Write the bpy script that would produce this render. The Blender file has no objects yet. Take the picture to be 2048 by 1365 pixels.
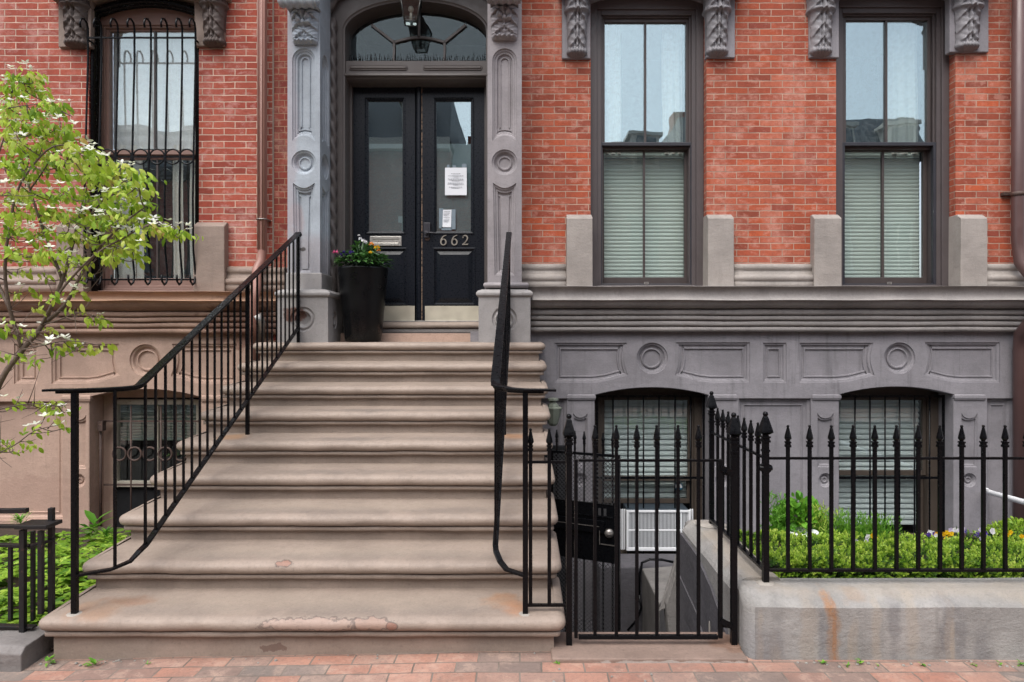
import bpy, bmesh, math, random
from mathutils import Vector, Matrix, noise
from mathutils.geometry import tessellate_polygon
random.seed(11)
PI = math.pi
sc = bpy.context.scene
C = sc.collection
# ---------------------------------------------------------------- camera
# photograph measured as: focal 1365 px on 2048, eye 1.62 m above the pavement, level view along +Y
F, XC, YC, EZ = 1365.0, 1040.0, 680.0, 1.62
def X(px, D): return (px - XC) * D / F          # metres across at distance D
def Z(py, D): return EZ - (py - YC) * D / F     # metres up at distance D
cam = bpy.data.cameras.new('camera'); camo = bpy.data.objects.new('camera', cam); C.objects.link(camo)
camo.location = (0, 0, EZ); camo.rotation_euler = (PI/2, 0, 0)
cam.sensor_width = 36; cam.lens = 36 * F / 2048
cam.shift_x = -(XC - 1024) / 2048; cam.shift_y = (YC - 682.5) / 2048
cam.clip_end = 600; cam.clip_start = 0.05
sc.camera = camo

def lin(c):
    r = []
    for v in c[:3]:
        v = v / 255.0
        r.append(v / 12.92 if v <= 0.04045 else ((v + 0.055) / 1.055) ** 2.4)
    return tuple(r) + (1.0,)
# ---------------------------------------------------------------- node helpers
class NT:
    def __init__(s, name):
        s.m = bpy.data.materials.new(name); s.m.use_nodes = True
        s.t = s.m.node_tree; s.t.nodes.clear()
        s.out = s.n('ShaderNodeOutputMaterial')
    def n(s, typ, **kw):
        nd = s.t.nodes.new(typ)
        for k, v in kw.items(): setattr(nd, k, v)
        return nd
    def l(s, a, b): s.t.links.new(a, b)
    def val(s, sock, v):
        if hasattr(v, 'links') or isinstance(v, bpy.types.NodeSocket): s.l(v, sock)
        else: sock.default_value = v
    def math(s, op, a, b=0.0, clamp=False):
        nd = s.n('ShaderNodeMath', operation=op); nd.use_clamp = clamp
        s.val(nd.inputs[0], a); s.val(nd.inputs[1], b); return nd.outputs[0]
    def mix(s, fac, a, b, mode='MIX'):
        nd = s.n('ShaderNodeMix', data_type='RGBA', blend_type=mode)
        s.val(nd.inputs[0], fac); s.val(nd.inputs[6], a); s.val(nd.inputs[7], b); return nd.outputs[2]
    def pos(s): return s.n('ShaderNodeNewGeometry').outputs['Position']
    def scaled(s, vec, sx, sy, sz, off=(0, 0, 0)):
        nd = s.n('ShaderNodeMapping'); s.l(vec, nd.inputs[0]); nd.inputs['Scale'].default_value = (sx, sy, sz)
        nd.inputs['Location'].default_value = off; return nd.outputs[0]
    def noise(s, vec, scale, detail=4, rough=0.55, dist=0.0):
        nd = s.n('ShaderNodeTexNoise'); s.l(vec, nd.inputs['Vector']); nd.inputs['Scale'].default_value = scale
        nd.inputs['Detail'].default_value = detail; nd.inputs['Roughness'].default_value = rough
        nd.inputs['Distortion'].default_value = dist
        return nd.outputs['Fac']
    def ramp(s, fac, stops, interp='LINEAR'):
        nd = s.n('ShaderNodeValToRGB'); cr = nd.color_ramp; cr.interpolation = interp
        while len(cr.elements) < len(stops): cr.elements.new(0.5)
        for e, (p, c) in zip(cr.elements, stops): e.position = p; e.color = c
        s.l(fac, nd.inputs[0]); return nd.outputs[0]
    def rng(s, v, a, b, c=0.0, d=1.0):
        nd = s.n('ShaderNodeMapRange'); nd.interpolation_type = 'SMOOTHSTEP'
        s.val(nd.inputs[0], v)
        for i, q in enumerate((a, b, c, d)): nd.inputs[i + 1].default_value = q
        return nd.outputs[0]
    def ellipse(s, P, c, r, wob=0.5, nscale=14, soft=0.25):
        sub = s.n('ShaderNodeVectorMath', operation='SUBTRACT'); s.l(P, sub.inputs[0]); sub.inputs[1].default_value = c
        dv = s.n('ShaderNodeVectorMath', operation='DIVIDE'); s.l(sub.outputs[0], dv.inputs[0]); dv.inputs[1].default_value = r
        ln = s.n('ShaderNodeVectorMath', operation='LENGTH'); s.l(dv.outputs[0], ln.inputs[0])
        nz = s.noise(P, nscale, 4)
        q = s.math('ADD', ln.outputs['Value'], s.math('MULTIPLY', s.math('SUBTRACT', nz, 0.5), wob * 2))
        return s.rng(q, 1.0 - soft, 1.0 + soft, 1.0, 0.0)
    def bump(s, h, strength, dist, normal=None):
        nd = s.n('ShaderNodeBump'); nd.inputs['Strength'].default_value = strength; nd.inputs['Distance'].default_value = dist
        s.l(h, nd.inputs['Height'])
        if normal is not None: s.l(normal, nd.inputs['Normal'])
        return nd.outputs[0]
    def bsdf(s, col, rough=0.6, metal=0.0, normal=None, spec=0.5):
        p = s.n('ShaderNodeBsdfPrincipled'); s.val(p.inputs['Base Color'], col); s.val(p.inputs['Roughness'], rough)
        p.inputs['Metallic'].default_value = metal; p.inputs['Specular IOR Level'].default_value = spec
        if normal is not None: s.l(normal, p.inputs['Normal'])
        return p
    def done(s, shader): s.l(shader, s.out.inputs[0]); return s.m

def mul(c, k): return tuple(min(1, v * k) for v in c[:3]) + (1,)

def mat_brick(name, cols, mortar, bw, bh, ms, flat=False, pale=0.35, rough=0.85, palecol=(200, 165, 148), z0=0.0, stain=0.0, offset=0.5):
    t = NT(name); P = t.pos()
    sep = t.n('ShaderNodeSeparateXYZ'); t.l(P, sep.inputs[0])
    comb = t.n('ShaderNodeCombineXYZ')
    if flat:
        t.l(sep.outputs[0], comb.inputs[0]); t.l(sep.outputs[1], comb.inputs[1])
    else:
        g = t.n('ShaderNodeNewGeometry'); sn = t.n('ShaderNodeSeparateXYZ'); t.l(g.outputs['True Normal'], sn.inputs[0])
        side = t.math('GREATER_THAN', t.math('ABSOLUTE', sn.outputs[0]), 0.6)
        u = t.math('ADD', t.math('MULTIPLY', sep.outputs[0], t.math('SUBTRACT', 1.0, side)), t.math('MULTIPLY', sep.outputs[1], side))
        t.l(u, comb.inputs[0]); t.l(t.math('ADD', sep.outputs[2], z0), comb.inputs[1])
    vec = comb.outputs[0]
    wob = t.n('ShaderNodeTexNoise'); t.l(P, wob.inputs['Vector']); wob.inputs['Scale'].default_value = 9
    wv = t.n('ShaderNodeVectorMath', operation='SUBTRACT'); t.l(wob.outputs['Color'], wv.inputs[0]); wv.inputs[1].default_value = (.5, .5, .5)
    ws = t.n('ShaderNodeVectorMath', operation='SCALE'); t.l(wv.outputs[0], ws.inputs[0]); ws.inputs['Scale'].default_value = 0.011
    va = t.n('ShaderNodeVectorMath', operation='ADD'); t.l(vec, va.inputs[0]); t.l(ws.outputs[0], va.inputs[1])
    b = t.n('ShaderNodeTexBrick', offset=offset); t.l(va.outputs[0], b.inputs['Vector'])
    b.inputs['Color1'].default_value = (0, 0, 0, 1); b.inputs['Color2'].default_value = (1, 1, 1, 1); b.inputs['Mortar'].default_value = (.5, .5, .5, 1)
    b.inputs['Scale'].default_value = 1; b.inputs['Mortar Size'].default_value = ms; b.inputs['Mortar Smooth'].default_value = 0.25
    b.inputs['Brick Width'].default_value = bw; b.inputs['Row Height'].default_value = bh
    n = len(cols)
    col = t.ramp(b.outputs['Color'], [(i / max(1, n - 1), lin(c)) for i, c in enumerate(cols)], 'LINEAR')
    n1 = t.noise(P, 38, 5, 0.65); n2 = t.noise(P, 1.3, 4, 0.6)
    col = t.mix(t.rng(n1, .35, .75, 0, .30), col, mul(lin(cols[0]), .62))
    col = t.mix(t.rng(n2, .42, .68, 0, .48), col, mul(lin(cols[0]), .85))
    n3 = t.noise(t.scaled(P, 1.9, 1.9, .8, (3.1, 0, 1.7)), 1.4, 6, .62)
    n4 = t.noise(P, 22, 4, .7)
    pm = t.math('MULTIPLY', t.rng(n3, .50, .68), t.rng(n4, .38, .62, .25, 1.0))
    col = t.mix(t.math('MULTIPLY', pm, pale), col, lin(palecol))
    n5 = t.noise(t.scaled(P, 1, 1, 1.5), 9, 7, .72)
    col = t.mix(t.rng(n5, .50, .64, 0, pale*.8), col, lin(palecol))
    n7 = t.noise(t.scaled(P, 1, 1, 1.8), 12, 6, .7); col = t.mix(t.rng(n7, .56, .68, 0, pale*.7), col, mul(lin(cols[0]), .72))
    n6 = t.noise(P, 90, 3, .7); col = t.mix(t.rng(n6, .56, .72, 0, .5), col, mul(lin(cols[0]), .5))
    mcol = t.mix(t.rng(t.noise(P, 6, 4), .35, .7), lin(mortar), mul(lin(mortar), .62))
    col = t.mix(b.outputs['Fac'], col, mcol)
    if stain:
        col = t.mix(t.rng(t.noise(P, 2.2, 5, .6), .5, .75, 0, stain), col, lin((70, 62, 58)))
    h = t.math('SUBTRACT', t.math('MULTIPLY', n1, .35), b.outputs['Fac'])
    nm = t.bump(t.math('ADD', h, t.math('MULTIPLY', n6, .4)), .7, .006)
    return t.done(t.bsdf(col, rough, 0, nm, .35).outputs[0])

def mat_stone(name, c, var=.16, rough=.72, bump=.35, streak=.18, patches=None, chips=None, spec=.4, fine=60):
    """painted stone: mottled, with faint run marks down the face; patches: [(centre, radii, colour, amount)]"""
    t = NT(name); P = t.pos(); base = lin(c)
    n1 = t.noise(P, 2.4, 6, .6); n2 = t.noise(P, 17, 5, .65); n3 = t.noise(t.scaled(P, 9, 9, .7), 1.6, 5, .6)
    col = t.mix(t.rng(n1, .3, .7), mul(base, 1 - var), mul(base, 1 + var))
    col = t.mix(t.rng(n2, .5, .78, 0, .35), col, mul(base, 1 - var * 1.6))
    col = t.mix(t.rng(n3, .52, .75, 0, streak * 1.6), col, mul(base, .62))
    for (cc, rr, k, amt, *rest) in (patches or []):
        wob = rest[0] if rest else .5
        ns = rest[1] if len(rest) > 1 else 14
        soft = rest[2] if len(rest) > 2 else .25
        m = t.ellipse(P, cc, rr, wob, ns, soft)
        col = t.mix(t.math('MULTIPLY', m, amt), col, lin(k))
    nf = t.noise(P, fine, 5, .6); nb = t.noise(P, 9, 3)
    ng = t.noise(P, fine*2.6, 3, .7); nl = t.noise(t.scaled(P, 1, 1, 3.0), 5.5, 8, .72)
    col = t.mix(t.rng(nf, .54, .70, 0, .36), col, mul(base, .64)); col = t.mix(t.rng(nf, .30, .45, .24, 0), col, mul(base, 1.32))
    col = t.mix(t.rng(ng, .58, .70, 0, .45), col, mul(base, .58)); col = t.mix(t.rng(ng, .30, .42, .3, 0), col, mul(base, 1.35))
    col = t.mix(t.rng(nl, .56, .66, 0, .30), col, mul(base, .70)); col = t.mix(t.rng(nl, .34, .44, .22, 0), col, mul(base, 1.22))
    nm = t.bump(t.math('ADD', t.math('ADD', t.math('MULTIPLY', nf, .45), t.math('MULTIPLY', nl, .8)), nb), min(1, bump*1.3), .007)
    return t.done(t.bsdf(col, t.rng(n2, .3, .8, rough - .12, rough + .1), 0, nm, spec).outputs[0])

def mat_paint(name, c, rough=.35, var=.1, bump=.12, spec=.5, metal=0.0, wear=None, wearcol=(90, 62, 48), scale=14):
    t = NT(name); P = t.pos(); base = lin(c)
    n1 = t.noise(P, scale, 5, .6)
    col = t.mix(n1, mul(base, 1 - var * 1.5), mul(base, 1 + var * 1.5))
    if wear:
        nw = t.noise(P, 26, 6, .7); col = t.mix(t.rng(nw, wear, wear + .1, 0, .9), col, lin(wearcol))
    nm = t.bump(t.noise(P, 70, 4, .6), bump, .004)
    return t.done(t.bsdf(col, t.rng(n1, .2, .8, max(.05, rough - .1), rough + .12), metal, nm, spec).outputs[0])

def mat_leaf(name, cols, trans=.35, rough=.5, spec=.4):
    t = NT(name); a = t.n('ShaderNodeAttribute', attribute_name='tint')
    n = len(cols)
    col = t.ramp(a.outputs['Fac'], [(i / max(1, n - 1), lin(c)) for i, c in enumerate(cols)])
    p = t.bsdf(col, rough, 0, None, spec)
    tr = t.n('ShaderNodeBsdfTranslucent'); t.l(t.mix(.5, col, lin((170, 200, 40)), 'MULTIPLY'), tr.inputs[0])
    t.l(col, tr.inputs[0])
    mx = t.n('ShaderNodeMixShader'); mx.inputs[0].default_value = trans
    t.l(p.outputs[0], mx.inputs[1]); t.l(tr.outputs[0], mx.inputs[2])
    return t.done(mx.outputs[0])

def mat_glass(name, refl=.35, tint=(225, 232, 232), rough=.0, wav=.02, dirt=0.0, dirtcol=(180, 190, 190)):
    t = NT(name); P = t.pos()
    nm = t.bump(t.noise(P, 2.2, 2), wav, .05)
    gl = t.n('ShaderNodeBsdfGlossy'); gl.inputs['Roughness'].default_value = rough; gl.inputs['Color'].default_value = (.78, .93, .95, 1); t.l(nm, gl.inputs['Normal'])
    tr = t.n('ShaderNodeBsdfTransparent'); tr.inputs[0].default_value = lin(tint)
    mx = t.n('ShaderNodeMixShader'); mx.inputs[0].default_value = refl
    t.l(tr.outputs[0], mx.inputs[1]); t.l(gl.outputs[0], mx.inputs[2])
    sh = mx.outputs[0]
    if dirt:
        d = t.n('ShaderNodeBsdfDiffuse'); d.inputs[0].default_value = lin(dirtcol)
        m2 = t.n('ShaderNodeMixShader')
        t.l(t.rng(t.noise(P, 30, 6, .75), .4, .75, dirt * .2, dirt), m2.inputs[0]); t.l(sh, m2.inputs[1]); t.l(d.outputs[0], m2.inputs[2]); sh = m2.outputs[0]
    return t.done(sh)

# ---------------------------------------------------------------- mesh helpers
class MB:
    def __init__(s): s.v = []; s.f = []; s.sm = []; s.tint = None
    def add(s, vs, fs, smooth=False):
        o = len(s.v); s.v += [tuple(v) for v in vs]
        for f in fs: s.f.append(tuple(i + o for i in f)); s.sm.append(smooth)
    def box(s, x0, x1, y0, y1, z0, z1):
        if x0 > x1: x0, x1 = x1, x0
        if y0 > y1: y0, y1 = y1, y0
        if z0 > z1: z0, z1 = z1, z0
        s.add([(x0,y0,z0),(x1,y0,z0),(x1,y1,z0),(x0,y1,z0),(x0,y0,z1),(x1,y0,z1),(x1,y1,z1),(x0,y1,z1)],
              [(3,2,1,0),(4,5,6,7),(0,1,5,4),(1,2,6,5),(2,3,7,6),(3,0,4,7)])
        return s
    def prism(s, poly, place, d0, d1):
        """closed polygon extruded from d0 to d1; place(u,v,d) -> xyz"""
        n = len(poly)
        s.add([place(u, v, d0) for u, v in poly] + [place(u, v, d1) for u, v in poly],
              [tuple(range(n)), tuple(range(2*n-1, n-1, -1))] + [(i, (i+1) % n, n + (i+1) % n, n + i) for i in range(n)])
        return s
    def rings(s, rings, close=True, cap0=False, cap1=False, smooth=True):
        n = len(rings[0]); vs = [p for r in rings for p in r]; fs = []
        m = n if close else n - 1
        for k in range(len(rings) - 1):
            for i in range(m):
                j = (i + 1) % n
                fs.append((k*n+i, k*n+j, (k+1)*n+j, (k+1)*n+i))
        s.add(vs, fs, smooth)
        if cap0: s.add(rings[0], [tuple(range(n-1, -1, -1))])
        if cap1: s.add(rings[-1], [tuple(range(n))])
        return s
    def lathe(s, prof, c, n=16, ax='z', smooth=True, rot=0.0, sq=(1, 1)):
        rs = []
        for r, h in prof:
            ring = []
            for i in range(n):
                a = 2*PI*i/n + rot; p, q = r*math.cos(a)*sq[0], r*math.sin(a)*sq[1]
                ring.append({'z': (c[0]+p, c[1]+q, c[2]+h), 'y': (c[0]+p, c[1]+h, c[2]+q), 'x': (c[0]+h, c[1]+p, c[2]+q)}[ax])
            rs.append(ring)
        return s.rings(rs, True, True, True, smooth)
    def tube(s, pts, r, n=6, smooth=True, caps=True, w=None, up=(0, 0, 1), rot=0.0):
        """round (or, with w=(half width, half height), rectangular) bar along pts"""
        pts = [Vector(p) for p in pts]; rs = []
        up = Vector(up); last = None
        for i, p in enumerate(pts):
            d = (pts[min(i+1, len(pts)-1)] - pts[max(i-1, 0)]).normalized()
            u = up if abs(d.dot(up)) < .98 else Vector((0, 1, 0))
            if last is not None and w is None: u = last
            a = d.cross(u).normalized(); b = a.cross(d).normalized(); last = b
            rr = r[i] if isinstance(r, (list, tuple)) else r
            if w: rs.append([p + a*sx*w[0] + b*sy*w[1] for sx, sy in ((-1,-1),(1,-1),(1,1),(-1,1))])
            else: rs.append([p + a*rr*math.cos(2*PI*k/n+rot) + b*rr*math.sin(2*PI*k/n+rot) for k in range(n)])
        return s.rings(rs, True, caps, caps, smooth and not w)
    def sphere(s, c, r, n=10, m=6, sq=(1, 1, 1)):
        rs = []
        for k in range(m + 1):
            t = PI * (k / m * .96 + .02); rs.append([(c[0]+r*sq[0]*math.sin(t)*math.cos(2*PI*i/n), c[1]+r*sq[1]*math.sin(t)*math.sin(2*PI*i/n), c[2]-r*sq[2]*math.cos(t)) for i in range(n)])
        return s.rings(rs, True, True, True)
    def grid(s, fn, nu, nv, smooth=True):
        vs = [fn(i/nu, j/nv) for j in range(nv+1) for i in range(nu+1)]
        fs = [(j*(nu+1)+i, j*(nu+1)+i+1, (j+1)*(nu+1)+i+1, (j+1)*(nu+1)+i) for j in range(nv) for i in range(nu)]
        s.add(vs, fs, smooth); return s

def wloc(o):
    v = Vector((0, 0, 0))
    while o is not None: v += o.location; o = o.parent
    return v
def empty(name, loc, label, cat, group=None):
    o = bpy.data.objects.new(name, None); C.objects.link(o); o.location = loc; o.empty_display_size = .1
    return tag(o, label, cat, group)
def tag(o, label=None, cat=None, group=None, kind=None):
    if label: o['label'] = label
    if cat: o['category'] = cat
    if group: o['group'] = group
    if kind: o['kind'] = kind
    return o
def build(mb, name, mat, parent=None, bevel=0.0, origin=None, seg=2, normals=True, label=None):
    """world-space mesh -> one object; its coordinates are kept relative to the parent's base"""
    L = wloc(parent) if parent is not None else Vector(origin or (0, 0, 0))
    me = bpy.data.meshes.new(name)
    me.from_pydata([(x-L.x, y-L.y, z-L.z) for x, y, z in mb.v], [], mb.f)
    me.polygons.foreach_set('use_smooth', mb.sm)
    if normals:
        bm = bmesh.new(); bm.from_mesh(me); bmesh.ops.remove_doubles(bm, verts=bm.verts, dist=1e-5)
        bmesh.ops.recalc_face_normals(bm, faces=bm.faces); bm.to_mesh(me); bm.free()
    if mb.tint is not None and len(mb.tint) == len(me.vertices):
        a = me.attributes.new('tint', 'FLOAT', 'POINT'); a.data.foreach_set('value', mb.tint)
    me.materials.append(mat); me.update()
    o = bpy.data.objects.new(name, me); C.objects.link(o)
    if parent is not None: o.parent = parent
    else: o.location = L
    if bevel:
        m = o.modifiers.new('bevel', 'BEVEL'); m.width = bevel; m.segments = seg; m.limit_method = 'ANGLE'; m.angle_limit = math.radians(40)
    if label: o['label'] = label
    return o
def dup(o, parent=None, dx=(0, 0, 0)):
    c = o.copy(); C.objects.link(c); c.parent = parent; c.location = o.location + Vector(dx); return c

def front(D): return lambda u, v, d: (u, D + d, v)             # face looking to the street
def sideL(x, s=1): return lambda u, v, d: (x + s*d, u, v)      # face looking along x (u = depth)

def area(p): return sum(p[i][0]*p[(i+1) % len(p)][1] - p[(i+1) % len(p)][0]*p[i][1] for i in range(len(p))) / 2
def inset(poly, d):
    n = len(poly); out = []
    sg = 1 if area(poly) > 0 else -1
    for i in range(n):
        a, b, c = Vector(poly[i-1]), Vector(poly[i]), Vector(poly[(i+1) % n])
        e1 = (b-a).normalized(); e2 = (c-b).normalized()
        n1 = Vector((-e1.y, e1.x))*sg; n2 = Vector((-e2.y, e2.x))*sg
        k = 1 + n1.dot(n2); k = max(k, .35)
        q = b + (n1+n2)*(d/k); out.append((q.x, q.y))
    return out
def flat_poly(mb, outer, holes, place, d=0.0):
    loops = [outer] + holes
    tris = tessellate_polygon([[Vector((u, v, 0)) for u, v in lp] for lp in loops])
    pts = [p for lp in loops for p in lp]
    mb.add([place(u, v, d) for u, v in pts], [tuple(t) for t in tris])
def relief(mb, outer, holes, place):
    """a wall face with moulded recesses; holes: [(polygon, [(inset, depth), ...], capped)]"""
    flat_poly(mb, outer, [h[0] for h in holes], place)
    for poly, prof, cap in holes:
        rings = [[place(u, v, dd) for u, v in inset(poly, i)] for i, dd in prof]
        mb.rings(rings, True, False, False, False)
        if cap: flat_poly(mb, inset(poly, prof[-1][0]), [], place, prof[-1][1])
def circ(cx, cz, r, n=40, a0=0.0): return [(cx + r*math.cos(2*PI*i/n + a0), cz + r*math.sin(2*PI*i/n + a0)) for i in range(n)]
def rect(x0, x1, z0, z1): return [(x0, z0), (x1, z0), (x1, z1), (x0, z1)]
def seg_arch(x0, x1, zs, rise, n=20):
    """points from (x0,zs) over the crown to (x1,zs)"""
    w = (x1-x0)/2; cx = (x0+x1)/2; R = (w*w + rise*rise)/(2*rise); cz = zs + rise - R
    a = math.asin(w/R)
    return [(cx + R*math.sin(-a + 2*a*i/n), cz + R*math.cos(-a + 2*a*i/n)) for i in range(n+1)]
def arch_top(x0, x1, z0, zs, rise, n=20): return [(x0, z0)] + [(x1, z0)] + seg_arch(x0, x1, zs, rise, n)[::-1]
def round_top(x0, x1, z0, z1, n=16, both=False):
    r = (x1-x0)/2; cx = (x0+x1)/2
    top = [(cx + r*math.cos(PI*i/n), z1 - r + r*math.sin(PI*i/n)) for i in range(n+1)]
    if not both: return [(x0, z0), (x1, z0)] + top
    return [(cx + r*math.cos(PI + PI*i/n), z0 + r + r*math.sin(PI + PI*i/n)) for i in range(n+1)] + top
def mould_x(mb, prof, x0, x1, step=.12, wob=.0025, seed=0.0, smooth=True, caps=True):
    """moulding of cross-section prof [(y,z)] run along x, slightly uneven like old painted stone"""
    n = max(2, int((x1-x0)/step)); rs = []
    for i in range(n+1):
        x = x0 + (x1-x0)*i/n
        rs.append([(x, y + wob*noise.noise((x*2.1+seed, y*9, z*9)), z + wob*1.3*noise.noise((x*1.7+seed+9, y*9, z*9))) for y, z in prof])
    mb.rings(rs, False, False, False, smooth)
    if caps:
        mb.add(rs[0], [tuple(range(len(prof)))]); mb.add(rs[-1], [tuple(range(len(prof)))[::-1]])
def arc(cy, cz, r, a0, a1, n=8, ry=None):
    ry = ry or r
    return [(cy + ry*math.cos(math.radians(a0 + (a1-a0)*i/n)), cz + r*math.sin(math.radians(a0 + (a1-a0)*i/n))) for i in range(n+1)]

# ---------------------------------------------------------------- materials
M = {}
M['brick_r'] = mat_brick('orange_red_brick', [(132, 66, 50), (166, 80, 56), (176, 91, 66), (182, 104, 80), (152, 80, 64), (186, 90, 56), (142, 70, 56)], (182, 156, 138), .229, .0652, .0046, z0=.02, pale=.55, palecol=(196, 146, 130))
M['brick_l'] = mat_brick('red_brick', [(136, 62, 50), (164, 78, 60), (174, 91, 72), (156, 70, 55), (178, 102, 85), (148, 64, 52)], (206, 182, 164), .220, .0662, .0046, z0=.03, pale=.6, palecol=(186, 142, 134))
M['brick_jamb'] = mat_brick('dark_red_brick', [(112, 48, 40), (134, 60, 48), (146, 70, 56), (120, 54, 44)], (160, 122, 100), .118, .0652, .0042, z0=.02, pale=.3)
M['paving'] = mat_brick('paving_brick', [(112, 105, 100), (158, 115, 99), (168, 126, 109), (128, 117, 110), (162, 118, 101), (172, 132, 116), (118, 110, 104), (160, 112, 95)], (126, 115, 106), .212, .104, .0045, flat=True, pale=.5, palecol=(180, 154, 138), stain=.3)
M['brick_o'] = mat_brick('far_brick', [(120, 56, 46), (140, 66, 52), (150, 74, 58)], (140, 110, 96), .21, .068, .005)
M['warm_grey'] = mat_stone('warm_grey_stone_paint', (149, 142, 136), bump=.5)
M['cool_grey'] = mat_stone('purple_grey_stone_paint', (131, 128, 132), streak=.5, bump=.4)
M['ledge_grey'] = mat_stone('grey_brown_stone_paint', (148, 143, 140), streak=.25, bump=.4)
M['bracket_grey'] = mat_stone('bracket_grey_paint', (124, 122, 125), bump=.4, var=.2)
M['pillar_l'] = mat_stone('faded_blue_grey_paint', (152, 160, 168), streak=.2, patches=[
    ((-2.24, 6.52, 3.6), (.10, 2, 1.3), (156, 150, 156), .7, .5, 3), ((-2.0, 6.52, 2.35), (.4, 2, .3), (146, 142, 146), .8, .5, 3),
    ((-2.15, 6.52, 2.78), (.07, 2, .16), (160, 148, 152), .7, .6, 5), ((-2.2, 6.42, 1.86), (.12, .2, .06), (96, 66, 54), .95, .6, 16, .15),
    ((-2.09, 6.56, 2.49), (.03, .3, .02), (52, 44, 40), .9, .5, 30, .2)])
M['pillar_r'] = mat_stone('mauve_grey_paint', (138, 133, 135), streak=.15, bump=.3)
M['ped'] = mat_stone('pedestal_grey_paint', (142, 139, 138), streak=.15, bump=.3, patches=[
    ((-2.13, 6.42, 1.86), (.10, .4, .07), (92, 62, 52), .95, .7, 14, .15)])
M['trim_dark'] = mat_paint('bronze_brown_trim', (78, 71, 71), .45, .08, .15)
M['recess'] = mat_paint('dark_brown_entry_paint', (80, 74, 72), .5, .1, .2)
M['sash_dark'] = mat_paint('dark_sash_paint', (48, 48, 54), .35, .08, .1)
M['sash_mid'] = mat_paint('brown_sash_paint', (70, 62, 60), .4, .08, .1)
M['black_door'] = mat_paint('black_door_paint', (21, 25, 32), .3, .03, .01, scale=60, spec=.3)
M['iron'] = mat_paint('black_iron_paint', (9, 10, 13), .30, .15, .008, spec=.18, scale=40)
M['iron_rust'] = mat_paint('rusty_black_iron', (17, 17, 19), .5, .3, .3, wear=.60, wearcol=(84, 58, 48), scale=30)
M['mesh_grey'] = mat_paint('mesh_grey_with_glint', (58, 58, 60), .45, .2, .05, spec=.4)  # black mesh greyed so its colour carries the light the wires reflect
M['digit'] = mat_paint('dull_nickel', (150, 144, 134), .4, .06, .02, metal=.6)
M['iron_brown'] = mat_paint('brown_weathered_iron', (74, 58, 52), .65, .3, .4, wear=.56, wearcol=(110, 84, 72))
M['steel'] = mat_paint('brushed_steel', (200, 197, 190), .34, .04, .02, metal=.85, scale=60)
M['brass'] = mat_paint('worn_kickplate', (200, 194, 176), .45, .12, .08, metal=.5, scale=9, wear=.66, wearcol=(150, 122, 84))
M['bsl'] = mat_stone('pink_brownstone', (173, 147, 132), var=.14, streak=.12, bump=.45, patches=[
    ((-2.75, 6.75, 1.75), (.35, .4, .22), (104, 70, 56), .75, 1.0, 9, .2), ((-4.9, 6.9, .0), (.6, 1, .22), (166, 138, 124), .6, .9, 5, .1)])
M['bsl_ledge'] = mat_stone('brownstone_ledge', (158, 130, 114), var=.2, streak=.12, bump=.5, patches=[
    ((-3.9, 6.6, 2.03), (2.4, .2, .055), (178, 142, 116), .75, .7, 6, .3), ((-2.75, 6.7, 1.8), (.4, .4, .2), (96, 66, 54), .85, 1.1, 9, .2)])
M['bsl_block'] = mat_stone('grey_brown_plinth', (136, 120, 110), var=.12, bump=.5)
M['bsl_bracket'] = mat_stone('dark_brown_bracket', (92, 82, 78), var=.2, bump=.4)
M['pipe_l'] = mat_paint('pink_brown_pipe', (146, 106, 95), .5, .1, .2, wear=.66, wearcol=(120, 84, 74), scale=6)
M['pipe_r'] = mat_paint('brown_downspout', (88, 66, 64), .38, .12, .15, wear=.70, wearcol=(210, 205, 205), scale=5)
M['galv'] = mat_paint('bare_metal', (150, 146, 142), .4, .15, .2, metal=.8)
M['wood_brown'] = mat_paint('brown_window_wood', (70, 61, 53), .6, .16, .4, scale=20)
M['wood_pink'] = mat_paint('pink_brown_window_wood', (138, 110, 100), .55, .1, .3)
M['wood_white'] = mat_paint('weathered_white_wood', (170, 164, 150), .65, .12, .4, wear=.58, wearcol=(120, 104, 92))
M['mortar'] = mat_stone('old_mortar', (158, 152, 144), var=.2, bump=.8)
M['white'] = mat_paint('white_plastic', (222, 224, 226), .4, .03, .05)
M['blind'] = mat_paint('white_blind', (194, 205, 202), .6, .04, .05)
M['shade'] = mat_paint('pale_green_shade', (172, 186, 178), .8, .04, .1)
M['curtain'] = mat_paint('white_curtain', (232, 232, 224), .9, .04, .1)
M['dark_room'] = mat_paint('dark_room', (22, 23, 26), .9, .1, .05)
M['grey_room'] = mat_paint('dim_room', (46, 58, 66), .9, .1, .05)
M['glass_sky'] = mat_glass('reflective_pane', .32, (248, 252, 252), dirt=.10, dirtcol=(190, 205, 208))
M['glass_low'] = mat_glass('screened_pane', .07, (251, 252, 252))
M['glass_door'] = mat_glass('door_pane', .27, (251, 252, 252), wav=.01)
M['glass_fan'] = mat_glass('fanlight_pane', .06, (251, 252, 252), dirt=.05)
M['glass_base'] = mat_glass('basement_pane', .07, (251, 252, 252))
M['glass_shade'] = mat_glass('pane_before_shade', .14, (251, 252, 252), dirt=.05)
M['glass_left'] = mat_glass('neighbour_pane', .24, (251, 252, 252), dirt=.05)
M['frost'] = mat_paint('frosted_film', (122, 142, 145), .5, .3, .3, scale=230)
M['pot'] = mat_paint('black_glazed_pot', (9, 10, 12), .30, .12, .02, spec=.3, wear=.80, wearcol=(190, 190, 190), scale=5)
M['copper'] = mat_paint('green_copper', (112, 118, 106), .55, .2, .3, wear=.6, wearcol=(84, 92, 84))
M['lantern_metal'] = mat_paint('old_brass_lantern', (70, 70, 68), .4, .15, .2, metal=.6)
M['paper'] = mat_paint('white_paper', (226, 230, 236), .7, .02, .05)
M['tape'] = mat_paint('clear_tape', (120, 134, 144), .3, .06, .05)
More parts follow.
